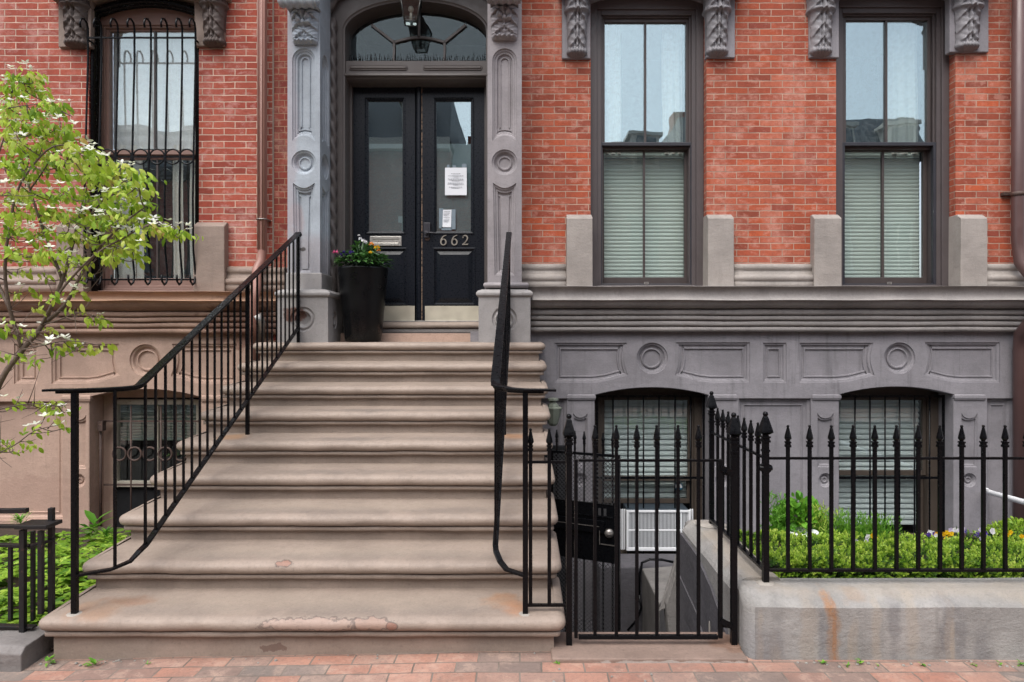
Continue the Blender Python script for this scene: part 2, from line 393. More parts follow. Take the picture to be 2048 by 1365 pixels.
M['ink'] = mat_paint('printed_ink', (120, 124, 132), .8, .1, 0)
M['soil'] = mat_stone('dark_soil', (58, 46, 38), var=.3, bump=1.0, fine=30, rough=.9)
_r = random.Random(4)
_run = [((_r.uniform(1.2, 2.9), 3.46, _r.uniform(-.1, .2)), (_r.uniform(.012, .05), .12, _r.uniform(.12, .3)), _r.choice([(150, 138, 124), (100, 99, 103), (158, 146, 130), (94, 93, 97), (112, 106, 102)]), _r.uniform(.35, .6), 1.0, 14, .5) for _ in range(22)]
M['concrete_wall'] = mat_stone('grey_concrete', (143, 141, 138), var=.2, streak=.4, bump=.9, fine=80, rough=.9, patches=_run + [
    ((1.588, 3.46, .04), (.030, .06, .32), (142, 112, 86), .6, 1.1, 16, .5), ((1.568, 3.49, .27), (.022, .10, .07), (150, 108, 72), .7, 1.1, 20, .5), ((1.592, 3.46, .14), (.010, .06, .2), (146, 102, 66), .6, 1.3, 22, .5),
    ((1.72, 3.53, .30), (.06, .06, .05), (148, 126, 106), .5, 1.1, 14, .5), ((1.30, 4.1, .36), (.12, .7, .06), (152, 138, 120), .5, .9, 6, .5),
    ((2.5, 3.55, .33), (.9, .08, .05), (152, 142, 128), .5, 1.0, 5, .5), ((1.2, 3.46, .0), (.12, .1, .2), (112, 111, 114), .5, 1.0, 6, .5)])
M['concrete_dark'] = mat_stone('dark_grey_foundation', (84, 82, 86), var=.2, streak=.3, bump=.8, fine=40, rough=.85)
M['sill_brown'] = mat_stone('brown_stone_threshold', (128, 110, 100), var=.2, bump=.6, patches=[((.78, 3.425, .0), (.36, .05, .012), (176, 170, 164), .8, 1.3, 14, .15), ((1.1, 3.6, .03), (.1, .1, .1), (116, 86, 68), .6, .8, 10)])
M['kerb_stone'] = mat_stone('grey_granite_kerb', (112, 108, 106), var=.25, bump=.9, fine=30)
M['bark'] = mat_stone('grey_brown_bark', (98, 84, 74), var=.3, bump=.9, fine=80)
M['twig'] = mat_paint('dark_twig', (92, 66, 52), .7, .2, .3)
M['dogwood_leaf'] = mat_leaf('dogwood_leaf', [(108, 146, 38), (152, 186, 54), (178, 204, 70), (196, 214, 98), (194, 190, 98), (176, 144, 80)], .5)
M['dogwood_flower'] = mat_leaf('white_bract', [(198, 206, 176), (226, 228, 212), (240, 240, 232)], .25)
M['box_leaf'] = mat_leaf('boxwood_leaf', [(42, 80, 22), (94, 134, 36), (144, 178, 56), (180, 202, 84), (200, 216, 112)], .34)
M['pachy_leaf'] = mat_leaf('pachysandra_leaf', [(44, 82, 18), (78, 122, 26), (116, 154, 40), (150, 182, 62), (174, 198, 82)], .32)
M['bright_leaf'] = mat_leaf('bright_green_leaf', [(46, 98, 26), (76, 132, 34), (108, 162, 50), (140, 184, 76)], .3)
M['pot_leaf'] = mat_leaf('mid_green_leaf', [(28, 60, 26), (46, 84, 36), (66, 106, 50), (92, 132, 70)], .2)
M['petal_yellow'] = mat_leaf('yellow_petal', [(214, 160, 16), (240, 196, 30)], .2)
M['petal_orange'] = mat_leaf('orange_petal', [(214, 128, 40), (236, 170, 60), (232, 150, 120)], .2)
M['petal_purple'] = mat_leaf('purple_petal', [(48, 34, 96), (84, 58, 150), (104, 80, 176)], .15)
M['petal_pink'] = mat_leaf('pink_petal', [(196, 60, 120), (214, 110, 150)], .2)
M['petal_white'] = mat_leaf('white_petal', [(216, 214, 222), (240, 240, 240)], .2)
M['petal_lilac'] = mat_leaf('lilac_petal', [(176, 164, 206), (216, 208, 228)], .2)
M['asphalt'] = mat_stone('asphalt', (62, 62, 64), var=.2, bump=.6, rough=.9)
M['far_pave'] = mat_stone('concrete_pavement', (140, 136, 130), var=.1)
M['slate'] = mat_paint('slate_roof', (66, 72, 80), .6, .15, .3)
M['far_trim'] = mat_paint('pale_trim', (190, 186, 178), .6, .05, .1)
M['far_glass'] = mat_glass('far_pane', .3, (40, 50, 56))
M['sticker'] = mat_paint('teal_sticker', (40, 120, 150), .4, .05, 0)
# ================================================================ FRONT STOOP
DN = [3.484 + .352*k for k in range(9)]           # nosing distances, bottom to landing
ZT = [.207 + .1744*k for k in range(9)]           # tread heights at their backs
SX0, SX1 = -2.482, .236
step_mat = mat_stone('brown_step_paint', (143, 129, 118), var=.13, streak=.12, bump=.4, rough=.62, patches=[
    ((-2.12, 3.72, .21), (.13, .06, .06), (134, 92, 66), .65, 1.0, 13, .5), ((-2.2, 3.60, .2), (.07, .13, .06), (146, 112, 86), .5, 1.0, 12, .6), ((-2.32, 3.62, .2), (.05, .1, .06), (160, 120, 90), .45, .8, 8, .5),
    ((-.10, 3.73, .21), (.10, .09, .06), (148, 108, 76), .65, 1.0, 13, .5), ((-.03, 3.62, .2), (.06, .1, .05), (170, 120, 84), .55, .8, 8, .5),
    ((-2.14, 5.10, .9), (.10, .12, .08), (166, 126, 88), .6, .7, 8, .5), ((-.05, 5.12, .9), (.09, .12, .08), (166, 120, 80), .65, .7, 8, .5),
    ((-1.06, 3.47, .165), (.315, .07, .036), (92, 80, 74), .8, .75, 26, .08), ((-1.06, 3.47, .165), (.28, .06, .03), (160, 139, 127), .9, .75, 26, .08), ((-.76, 3.47, .168), (.118, .07, .036), (92, 80, 74), .8, .75, 26, .08), ((-.76, 3.47, .168), (.10, .06, .03), (156, 132, 119), .9, .75, 26, .08), ((-.655, 3.47, .155), (.033, .06, .024), (90, 76, 70), .85, .6, 30, .1), ((-.655, 3.47, .155), (.026, .05, .019), (140, 104, 90), .9, .6, 30, .1),
    ((-1.335, 3.83, .358), (.052, .06, .02), (90, 78, 72), .9, .9, 30, .1), ((-1.335, 3.83, .358), (.043, .05, .015), (146, 112, 98), .9, .9, 30, .1), ((-1.27, 3.53, .02), (.07, .05, .02), (100, 78, 70), .7, 1.3, 26, .1),
    *[((x_, 3.60 + .352*k_, .2 + .1744*k_), (.30, .07, .06), (112, 104, 98), .42, 1.1, 7, .6) for k_ in range(6) for x_ in (-1.75 + .1*k_, -.95 - .05*k_, -.45)],
    ((-1.1, 3.70, .2), (1.2, .10, .1), (150, 138, 124), .35, .9, 3, .6), ((-1.2, 4.02, .38), (1.1, .08, .1), (152, 140, 126), .35, .9, 3, .6), ((-1.2, 4.4, .55), (1.1, .08, .1), (152, 140, 126), .35, .9, 3, .6)])
stoop = empty('front_stoop', (-1.1, 3.5, 0), 'wide brown painted stone stoop of nine rounded steps rising to the black double door', 'stoop')
def nosed_slab(mb, x0, x1, yf, yb, zt, prof, droop=.02, seed=0):
    rings = []
    for o, dz in prof:
        r0 = .05; ring = []
        L, R, FR = x0 - o, x1 + o, yf - o
        rr = max(.012, r0 + o)
        def zz(y): return zt + dz - droop*min(1, max(0, (yb-.2 - y)/(yb-.2-yf)))
        path = [(L, yb), (L, yb-.2), (L, (yb+yf)/2)] + [(L + rr - rr*math.cos(a*PI/12), FR + rr - rr*math.sin(a*PI/12)) for a in range(7)]
        n = 64
        path += [(L+rr + (R-L-2*rr)*i/n, FR) for i in range(1, n)]
        path += [(R - rr + rr*math.sin(a*PI/12), FR + rr - rr*math.cos(a*PI/12)) for a in range(7)] + [(R, (yb+yf)/2), (R, yb-.2), (R, yb)]
        for x, y in path:
            w = .0035*noise.noise((x*3.1+seed*7, seed, dz*14)) + .0016*noise.noise((x*11+seed*3, seed, dz*30))
            ring.append((x, y + w, zz(y) + w*.9))
        rings.append(ring)
    mb.rings(rings, False, False, False, True)
    top = rings[0]; n = len(top)                         # tread: strips from the left half to the right half would be long, so fan to the back line
    back = [(x, yb, zt) for x, y, z in top]
    mb.add(top + back, [(i, i+1, n+i+1, n+i) for i in range(3, n-4)], True)
nose = [(-.05, .004), (-.03, .002)] + [(-.032 + .033*math.sin(math.radians(a)), -.033 + .033*math.cos(math.radians(a))) for a in range(10, 181, 17)] + [(-.044, -.067), (-.044, -.072), (-.026, -.073), (-.026, -.094), (-.031, -.097), (-.062, -.099)]
for k in range(9):
    mb = MB(); zt = ZT[k]
    yb = DN[k] + .352 + .25 if k < 8 else 7.3
    nosed_slab(mb, SX0, SX1, DN[k], yb, zt, nose, .02 if k < 8 else .012, k)
    zb = ZT[k-1] - .01 if k else -.12
    n = 24; yr = DN[k] + .062                              # riser, a little uneven
    def riser(u, v, yr=yr, zb=zb, zt=zt):
        x = SX0 + .06 + (SX1 - SX0 - .12)*u
        return (x, yr + .004*noise.noise((x*2.3, k*3.1, v*2)), zb + (zt - .10 - zb)*v)
    mb.grid(riser, n, 4)
    for xx in (SX0 + .06, SX1 - .06):
        mb.add([(xx, yr, zb), (xx, 7.0, zb), (xx, 7.0, zt-.1), (xx, yr, zt-.1)], [(0, 1, 2, 3)])
    build(mb, 'step', step_mat, stoop)
mb = MB(); mb.box(SX0+.07, SX1-.07, DN[0]+.4, 6.9, -1.3, .1); mb.box(SX0+.07, SX1-.07, DN[4]+.3, 6.9, .1, .8); build(mb, 'base', step_mat, stoop)

# ---------------------------------------------------------------- stair railings
def stair_railing(label, slope_xb, slope_xt, newel, side):
    """slope_xb/xt: across position of the raking part at its foot and head; the rail turns out sideways to the newel"""
    nx, ny = newel
    root = empty('stair_railing', (nx, ny, ZT[0]), label, 'railing', 'railings of the stoop')
    yb, yt = 3.72, 6.40
    zt0, zt1 = 1.372, 2.622; zb0, zb1 = .452, 1.735
    def rx(y): return slope_xb + (slope_xt - slope_xb)*(y - yb)/(yt - yb)
    def top(y): return zt0 + (zt1 - zt0)*(y - yb)/(yt - yb)
    def bot(y): return zb0 + (zb1 - zb0)*(y - yb)/(yt - yb)
    p = MB(); p.box(nx-.014, nx+.014, ny-.014, ny+.014, ZT[0]-.03, 1.355); build(p, 'newel_post', M['iron'], root, .002)
    p = MB(); xm = rx(5.2); p.box(xm-.013, xm+.013, 5.187, 5.213, ZT[4]-.02, top(5.2)); build(p, 'middle_post', M['iron'], root, .002)
    p = MB(); p.box(slope_xt-.013, slope_xt+.013, yt-.018, yt+.008, ZT[8]-.02, zt1-.01); build(p, 'top_post', M['iron'], root, .002)
    # handrail: moulded cap, raking part then a level turn outwards over the newel
    ex = nx + side*.10*1.6
    pts = [(slope_xt, yt+.03, zt1-.02), (slope_xt, yt-.005, zt1+.002), (rx(yt-.03), yt-.03, top(yt-.03))]
    pts += [(rx(y), y, top(y)) for y in (5.6, 4.8, 4.2, yb+.05)]
    pts += [(rx(yb)+side*.004, yb+.012, zt0+.002), (rx(yb)+side*.02, yb-.01, zt0-.006), (slope_xb+side*.06, yb-.045, zt0-.01)]
    pts += [((slope_xb*.5+nx*.5), (yb-.05+ny)/2+.01, zt0-.012), (nx, ny, zt0-.013), (ex*.6+nx*.4, ny+.004, zt0-.014), (ex, ny+.006, zt0-.016)]
    p = MB(); p.tube(pts, .02, w=(.026, .0065)); p.tube([(a, b, c-.012) for a, b, c in pts[:-1]], .02, w=(.015, .007))
    build(p, 'handrail', M['iron'], root, .003)
    pts = [(slope_xt, yt, zb1)] + [(rx(y), y, bot(y)) for y in (5.8, 5.2, 4.5, yb+.06)]
    pts += [(rx(yb)+side*.006, yb+.01, zb0+.012), (slope_xb+side*.03, yb-.035, zb0-.028), (slope_xb*.6+nx*.4, (yb-.05)*.6+ny*.4, zb0-.052), (nx, ny, zb0-.062)]
    p = MB(); p.tube(pts, .01, w=(.016, .007)); build(p, 'lower_rail', M['iron'], root, .002)
    n = 25; src = None
    for i in range(n):
        y = yb + .06 + (yt - .06 - yb - .04)*i/(n-1)
        if abs(y - 5.2) < .05: continue
        x = rx(y)
        p = MB(); p.box(x-.0062, x+.0062, y-.0062, y+.0062, bot(y), top(y)-.008); build(p, 'baluster', M['iron'], root)
    for t in (.33, .7):
        x = slope_xb*(1-t) + nx*t; y = (yb-.05)*(1-t) + ny*t
        p = MB(); p.box(x-.0062, x+.0062, y-.0062, y+.0062, zb0-.05, zt0-.02)
        if t < .5 and side < 0: build(p, 'baluster', M['iron'], root)
    p = MB(); p.lathe([(.045, 0), (.04, .006), (.03, .008)], (nx, ny, ZT[0]-.02), 10); build(p, 'mortar_patch', M['mortar'], root)
    return root
stair_railing('black iron stair railing on the left of the stoop, its balusters spread wide to view', -2.075, -2.077, (-2.322, 3.56), -1)
stair_railing('black iron stair railing on the right of the stoop, seen almost edge on', -.137, -.103, (.028, 3.56), 1)

# ================================================================ TOWNHOUSE 662
DW = 6.85
house = empty('brick_townhouse', (1.4, 6.85, 0), 'orange brick townhouse with grey stone trim and black double door, filling the middle and right', 'house', 'row houses on this side')
P = lambda px, D=DW: X(px, D)
z_top = 7.2
zledge = Z(572, 6.66); zbrick = Z(530, DW)
w1 = (.708, 1.872); w2 = (3.172, 4.371)
b = MB()
for x0, x1 in ((P(1020), w1[0]), (w1[1], w2[0]), (w2[1], 8.0)): b.box(x0, x1, DW, DW+.32, zledge-.2, z_top)
for x0, x1 in (w1, w2): b.box(x0, x1, DW, DW+.32, 5.35, z_top)
build(b, 'brick_wall', M['brick_r'], house)
b = MB(); b.box(P(547), P(580), DW-.004, DW+.3, 1.2, z_top); build(b, 'jamb_wall', M['brick_jamb'], house)

# sill course mouldings below the brick, between the window plinths
def sill_profile(D0):
    z = lambda py: Z(py, D0)
    return [(DW+.05, z(527)), (DW-.015, z(527))] + arc(DW-.02, z(534), z(527)-z(534), 90, 270, 8, -.03)[0:0] + [(DW-.035, z(528)), (DW-.05, z(531)), (DW-.055, z(535)), (DW-.05, z(539)), (DW-.035, z(541.5)),
            (DW-.04, z(542)), (DW-.045, z(549)), (DW-.06, z(550)), (DW-.085, z(553)), (DW-.09, z(557)), (DW-.085, z(561)), (DW-.065, z(563)), (DW-.075, z(563.5)), (DW-.08, z(576)), (DW+.05, z(576))]
def plinth(x0, x1, D0, zt, zb, yb, mat, parent):
    m = MB(); bv = .035
    m.add([(x0, D0, zb), (x1, D0, zb), (x1, D0, zt-bv*1.5), (x0, D0, zt-bv*1.5), (x0+.004, D0+.008, zt-.04), (x1-.004, D0+.008, zt-.04), (x0+.004, D0+.07, zt), (x1-.004, D0+.07, zt), (x0+.004, yb, zt), (x1-.004, yb, zt), (x0, yb, zb), (x1, yb, zb)],
          [(0,1,2,3), (3,2,5,4), (4,5,7,6), (6,7,9,8), (0,3,4,6,8,10), (1,11,9,7,5,2), (8,9,11,10)])
    build(m, 'plinth_block', mat, parent, .008)
pl = [(X(1133,6.75), w1[0]+.012), (w1[1]-.012, X(1468.5,6.75)), (X(1628.5,6.75), w2[0]+.012), (w2[1]-.012, X(1975.5,6.75))]
for i, (x0, x1) in enumerate(pl): plinth(x0, x1, 6.75, Z(427.5, 6.76), zledge-.05, 7.05, M['warm_grey'], house)
for i, (x0, x1) in enumerate(((X(1043,6.79), pl[0][0]), (pl[1][1], pl[2][0]), (pl[3][1], 8.0))):
    m = MB(); mould_x(m, sill_profile(6.79), x0, x1, seed=i*5.0); build(m, 'sill_moulding', M['warm_grey'], house)

# projecting ledge and its stepped mouldings
def ledge_profile(pys):
    a = pys
    return [(7.2, Z(a[0], 6.66)), (6.66, Z(a[0], 6.66))] + arc(6.645, Z((a[0]+a[1])/2, 6.62), (Z(a[0],6.62)-Z(a[1],6.62))/2, 80, 280, 10, -.05) + \
        [(6.665, Z(a[1], 6.64)), (6.672, Z(a[1]+4, 6.67)), (6.69, Z(a[1]+10, 6.69)), (6.725, Z(a[1]+15, 6.72)), (6.765, Z(a[2]-1.5, 6.76)), (6.81, Z(a[2]-.5, 6.79)), (6.81, Z(a[2]+.5, 6.78)),
         (6.762, Z(a[2]+1.5, 6.77)), (6.758, Z(a[3]-3, 6.77)), (6.77, Z(a[3]-1, 6.77)), (6.82, Z(a[3], 6.78)), (6.82, Z(a[3]+1, 6.78)),
         (6.775, Z(a[3]+1.5, 6.78)), (6.77, Z(a[4]-4, 6.78)), (6.78, Z(a[4]-1.5, 6.79)), (6.825, Z(a[4]-.5, 6.79)), (6.825, Z(a[4]+.5, 6.79)),
         (6.79, Z(a[4]+1.5, 6.79)), (6.785, Z(a[5]-4, 6.79)), (6.795, Z(a[5]-1.5, 6.8)), (6.83, Z(a[5]-.5, 6.8)), (6.83, Z(a[5]+.5, 6.8)),
         (6.80, Z(a[5]+1.5, 6.8)), (6.785, Z(a[5]+5, 6.8)), (6.80, Z(a[6]-1, 6.81)), (6.84, Z(a[6], 6.84)), (6.9, Z(a[6]+.5, 6.86)), (7.2, Z(a[6]+.5, 6.86))]
m = MB(); mould_x(m, ledge_profile((572.5, 600.5, 618.5, 631, 642, 653.5, 664.5)), X(1060, 6.5), 8.0, .08, .004, 3.0)
build(m, 'ledge', M['ledge_grey'], house)

# ---------------------------------------------------------------- basement front with its sunk panels and arched openings
DB = 6.87
B = lambda px: X(px, DB)
zb = lambda py: Z(py, DB)
panel_prof = [(0, 0), (.0, .012), (.022, .016), (.03, .034), (.05, .038), (.056, .028), (.066, .028), (.07, .045)]
ros_prof = [(0, 0), (.004, .016), (.022, .022), (.034, .046), (.05, .052), (.054, .036), (.066, .032), (.074, .05), (.08, .054)]
def side_panel(x0, x1, yt, yb_, ym, flip):
    """panel whose one end follows the rosette and whose foot follows the arch: straight side at x0 (or x1 when flipped)"""
    pts = []
    n = 10
    a0, a1 = zb(yt), zb(ym)
    curve = []
    for i in range(n+1):
        t = i/n; s = math.sin(PI*t); bulge = .036*s
        curve.append((-bulge, a0 + (a1-a0)*t))
    xi = B(x1) if not flip else B(x0)
    sgn = 1 if not flip else -1
    side = [(xi + sgn*c + (sgn*.012*(i/n)), z) for i, (c, z) in enumerate(curve)]
    xs = B(x0) if not flip else B(x1)
    k1 = xs + (xi - xs)*.52
    poly = [(xs, zb(yt))] + side + [(xs + (xi-xs)*.85, zb(ym + (yb_-ym)*.42)), (xs + (xi-xs)*.70, zb(ym + (yb_-ym)*.80)), (k1, zb(yb_)), (xs, zb(yb_))]
    return poly
def window_hole(cx, w, py_s, py_c, z0, depth):
    zs = zb(py_s); rise = zb(py_c) - zs
    poly = arch_top(cx-w/2, cx+w/2, z0, zs, rise)
    return (poly, [(0, 0), (0.006, .006), (.006, depth)], False)
cx1, cx2 = 1.326, 3.790
holes = [(side_panel(1109, 1254, 686, 766, 751, False), panel_prof, True), (circ(B(1304.5), zb(717), .158), ros_prof, True),
         (side_panel(1352, 1500, 685, 766, 751, True), panel_prof, True), (rect(B(1526), B(1573), zb(766), zb(686)), panel_prof, True),
         (side_panel(1599, 1747, 686, 766, 751, False), panel_prof, True), (circ(B(1799), zb(717), .160), ros_prof, True),
         (side_panel(1850, 2000, 685, 766, 751, True), panel_prof, True),
         window_hole(cx1, 1.16, 790, 774.5, Z(1128, 6.9), .28), window_hole(cx2, 1.165, 789, 773, Z(1128, 6.9), .28)]
frame_prof = [(0, 0), (.0, .03), (.025, .036), (.04, .052), (.06, .055), (.068, .047), (.075, .047), (.08, .06)]
niche_prof = [(0, 0), (.008, .012), (.022, .014), (.028, .03), (.034, .032)]
def scallop_niche(x0, x1, yt, yb_):
    a, b_ = B(x0), B(x1); c = (a+b_)/2; r = (b_-a)/2
    return [(a, zb(yb_)), (b_, zb(yb_)), (b_, zb(yt))] + [(c + r*.92*math.cos(t), zb(yt) - r*.7*math.sin(t)) for t in [PI*i/8 for i in range(1, 8)]] + [(a, zb(yt))]
zf = -1.2
holes += [(rect(B(1477), B(1622), zb(1090), zb(797)), frame_prof, True), (rect(B(1974), B(2028), zb(1090), zb(797)), frame_prof, True), (rect(B(1068), B(1134), zf+.1, zb(797)), frame_prof, True),
          (rect(B(2140), B(2300), zb(1090), zb(797)), frame_prof, True)]
for x0, x1 in ((1146.5, 1175), (1429, 1459), (1635, 1667), (1923, 1955)):
    holes.append((scallop_niche(x0, x1, 826, 935), niche_prof, True))
    holes.append((circ((B(x0)+B(x1))/2, zb(961), .072, 24), [(0, 0), (.006, .012), (.02, .02), (.03, .034), (.038, .036), (.042, .024), (.05, .022), (.056, .034)], True))
m = MB()
relief(m, rect(-.5, 8.0, -1.35, zb(663)), holes, front(DB))
build(m, 'basement_wall', M['cool_grey'], house)
for x0, x1 in ((1137, 1188), (1419.5, 1471), (1626, 1678), (1910, 1967)):
    xa, xb = B(x0), B(x1); m = MB()
    m.rings([[(xa-o, DB+.02, zb(py)), (xa-o, DB-o-.006, zb(py)), (xb+o, DB-o-.006, zb(py)), (xb+o, DB+.02, zb(py))] for o, py in ((.0, 789), (.014, 791), (.016, 796), (.008, 800), (.0, 801))], False, False, False, False)
    build(m, 'pilaster_capital', M['cool_grey'], house)

# ---------------------------------------------------------------- sash windows of the parlour floor
def shade_mesh(x0, x1, D, z0, z1, pitch=.040, amp=.008):
    n = int((z1-z0)/pitch); pts = []
    for i in range(n+1):
        z = z1 - i*pitch
        pts += [(D, z), (D-amp*.75, z-pitch*.3), (D-amp, z-pitch*.55), (D-amp*.5, z-pitch*.9)]
    m = MB(); m.rings([[(x, y, z) for y, z in pts] for x in (x0, x1)], False, False, False, False); return m
def curtain_mesh(x0, x1, D, z0, z1, n=7, amp=.02, ph=0.0):
    m = MB()
    def fn(u, v):
        x = x0 + (x1-x0)*u
        return (x + .006*math.sin(v*5+ph), D + amp*math.sin(u*n*PI*2/2 + ph + .5*math.sin(v*3)) * (.7+.3*math.sin(u*9+ph)), z0 + (z1-z0)*v)
    m.grid(fn, 50, 8); return m
def frame_rect(m, x0, x1, z0, z1, w, y0, y1, wb=None, wt=None):
    wb = wb or w; wt = wt or w
    m.box(x0, x0+w, y0, y1, z0, z1); m.box(x1-w, x1, y0, y1, z0, z1)
    m.box(x0+w, x1-w, y0, y1, z0, z0+wb); m.box(x0+w, x1-w, y0, y1, z1-wt, z1)
def sash_window(x0, x1, ztop, parent, curt, label=None):
    cx = (x0+x1)/2; yb0 = zledge + .005
    root = bpy.data.objects.new('window', None); C.objects.link(root); root.parent = parent; root.location = Vector((cx, 6.95, yb0)) - wloc(parent)
    if label: root['label'] = label
    # stepped casing in the reveal
    m = MB(); w = x1-x0
    frame_rect(m, x0+.002, x1-.002, yb0, ztop+.3, .075, 6.945, 7.16, .02, .2)
    frame_rect(m, x0+.075, x1-.075, yb0+.01, ztop+.12, .045, 6.965, 7.16, .02, .07)
    frame_rect(m, x0+.118, x1-.118, yb0+.01, ztop+.055, .022, 6.995, 7.16, .02, .02)
    m.box(x0+.03, x1-.03, 6.90, 7.16, yb0-.02, yb0+.012)
    build(m, 'casing', M['trim_dark'], root, .004)
    gx0, gx1 = cx-.418, cx+.418; zm = 3.625
    m = MB(); frame_rect(m, gx0-.036, gx1+.036, zm-.045, ztop+.035, .036, 7.02, 7.075, .05, .035); m.box(cx-.011, cx+.011, 7.022, 7.07, zm, ztop)
    build(m, 'upper_sash', M['sash_mid'], root, .003)
    m = MB(); frame_rect(m, gx0-.036, gx1+.036, yb0+.03, zm+.0, .036, 7.085, 7.13, .085, .05); m.box(cx-.011, cx+.011, 7.087, 7.125, yb0+.06, zm-.04)
    build(m, 'lower_sash', M['sash_mid'], root, .003)
    m = MB(); frame_rect(m, gx0-.062, gx1+.062, yb0+.013, zm+.012, .028, 6.972, 7.016, .03, .034)
    fr = build(m, 'screen_frame', M['sash_dark'], root, .003)
    m = MB(); m.box(gx0-.01, gx1+.01, 7.045, 7.051, zm-.01, ztop+.005); build(m, 'upper_pane', M['glass_sky'], root)
    m = MB(); m.box(gx0-.01, gx1+.01, 7.105, 7.111, yb0+.1, zm-.02); build(m, 'lower_pane', M['glass_low'], root)
    m = MB(); frame_rect(m, cx-.022, cx+.022, yb0+.035, yb0+.058, .006, 6.964, 6.971); build(m, 'latch', M['steel'], root)
    build(shade_mesh(gx0-.02, gx1+.02, 7.20, yb0+.08, zm), 'shade', M['shade'], root)
    for a, b_, ph in curt:
        build(curtain_mesh(gx0+a, gx0+b_, 7.19, zm-.05, ztop+.05, 6, .018, ph), 'curtain', M['curtain'], root)
    m = MB(); m.add([(gx0-.1, 7.165, zm-.1), (gx1+.1, 7.165, zm-.1), (gx1+.1, 7.165, ztop+.1), (gx0-.1, 7.165, ztop+.1), (gx0-.1, 8.2, zm-.1), (gx1+.1, 8.2, zm-.1), (gx1+.1, 8.2, ztop+.1), (gx0-.1, 8.2, ztop+.1)],
                    [(4,5,6,7), (0,4,7,3), (1,2,6,5), (0,1,5,4), (3,7,6,2)]); build(m, 'room_interior', M['grey_room'], root)
    m = MB(); m.box(x0-.1, x1+.1, 7.14, 7.16, yb0-.1, yb0+.09); build(m, 'backing', M['sash_mid'], root)
    return root
sash_window(w1[0], w1[1], 4.885, house, [(0, .19, 0), (.63, .84, 1.3)], 'sash window with white curtains at both sides')
sash_window(w2[0], w2[1], 4.905, house, [(.52, .84, .6)], 'sash window with one pale curtain at the right')

# hood mould over each window, with a flat arched underside
def hood(x0, x1, parent, mat, zs=5.025, rise=.12):
    poly = seg_arch(x0-.01, x1+.01, zs, rise, 18) + [(x1+.33, zs+.02), (x1+.33, zs+.6), (x0-.33, zs+.6), (x0-.33, zs+.02)]
    m = MB(); m.prism(poly, front(0), 6.63, 7.0); build(m, 'window_hood', mat, parent, .006)

# ---------------------------------------------------------------- carved acanthus brackets
def bracket(cx, D, zt, zbm, w, out, mat, back_mat, parent, slab=None):
    """scrolled console of two leaf tiers on a flat back slab"""
    H = zt - zbm
    root = bpy.data.objects.new('bracket', None); C.objects.link(root); root.parent = parent; root.location = Vector((cx, D, zbm)) - wloc(parent)
    if slab:
        m = MB(); m.box(slab[0], slab[1], D-.035, D+.05, slab[2], zt+.2); build(m, 'back_slab', back_mat, root, .008)
    split = .56
    def body(v):
        if v < split:
            t = v/split; return out*(1.0 - .42*t + .10*math.sin(PI*t)) , w*.5*(1.0 - .06*t), t
        t = (v-split)/(1-split); return out*(.50 - .24*t + .10*math.sin(PI*t)), w*.5*(.84 - .12*t), t
    m = MB()
    def fn(u, v):
        s = u*2-1; o, hw, t = body(v); au = abs(s)
        lip = 0.0
        for vc, wd, am in ((split-.012, .030, .034), (.955, .035, .036)):
            lip += am*math.exp(-((v-vc)/wd)**2)
        lobes = 5.0 if v < split else 3.2
        q = t*lobes - 1.0*au
        f = q - math.floor(q)
        leaf = (f**1.3 if f < .86 else (1-f)/.14*.822)*(1-.25*au)                            # overlapping frond tips curling out
        vein = .5+.5*math.cos(10*PI*(au*.55 + f*.35))
        groove = math.exp(-((au-.16)/.05)**2)
        rel = out*(.16*leaf + .10*vein*(.4+.6*leaf)) - out*.13*groove + (out*.10 if au < .10 else 0)
        tip = math.exp(-((f-.82)/.10)**2)*math.exp(-((au-.62)/.25)**2); rel += out*.10*tip
        edge = max(0, 1 - au**5)
        if v > .90: rel = out*.10*(.5+.5*math.cos(14*PI*au/2)); edge = max(.0, 1-au**4)
        tail = 1.0 if v < .965 else max(0, 1-((v-.965)/.035)**2)
        hw2 = hw*(1 + .06*leaf - 0) + lip*.35
        if v > .965: hw2 *= .6 + .4*tail
        y = D - .03 - (o + rel + lip)*(.25+.75*edge)*(.3+.7*tail)
        return (cx + s*hw2, y, zt - H*v)
    m.grid(fn, 44, 110)
    top = []
    for s in (0, 1):
        m.grid(lambda u, v, s=s: (lambda p: (p[0], p[1] + (D+.02-p[1])*u, p[2]))(fn(s, v)), 3, 60)
    m.grid(lambda u, v: (lambda p: (p[0], p[1] + (D+.02-p[1])*v, p[2]))(fn(u, 1)), 20, 2)
    build(m, 'acanthus_carving', mat, root)
    return root
zb_of = lambda py: Z(py, 6.72)
zt_b = 5.42
for px0, px1, s0, s1, by in ((1130.5, 1180, 1122, 1181, 112), (1413, 1466, 1411, 1470, 110), (1623, 1676, 1617, 1678, 110), (1916, 1974, 1897, 1977, 99)):
    D = DW
    bracket(X((px0+px1)/2, 6.72), D, zt_b, Z(by, 6.76), (px1-px0)*6.70/1365, .15, M['bracket_grey'], M['cool_grey'], house, (X(s0+2, 6.82), X(s1, 6.82), Z(by+6, 6.82)))
hood(w1[0], w1[1], house, M['cool_grey']); hood(w2[0], w2[1], house, M['cool_grey'], 5.045)

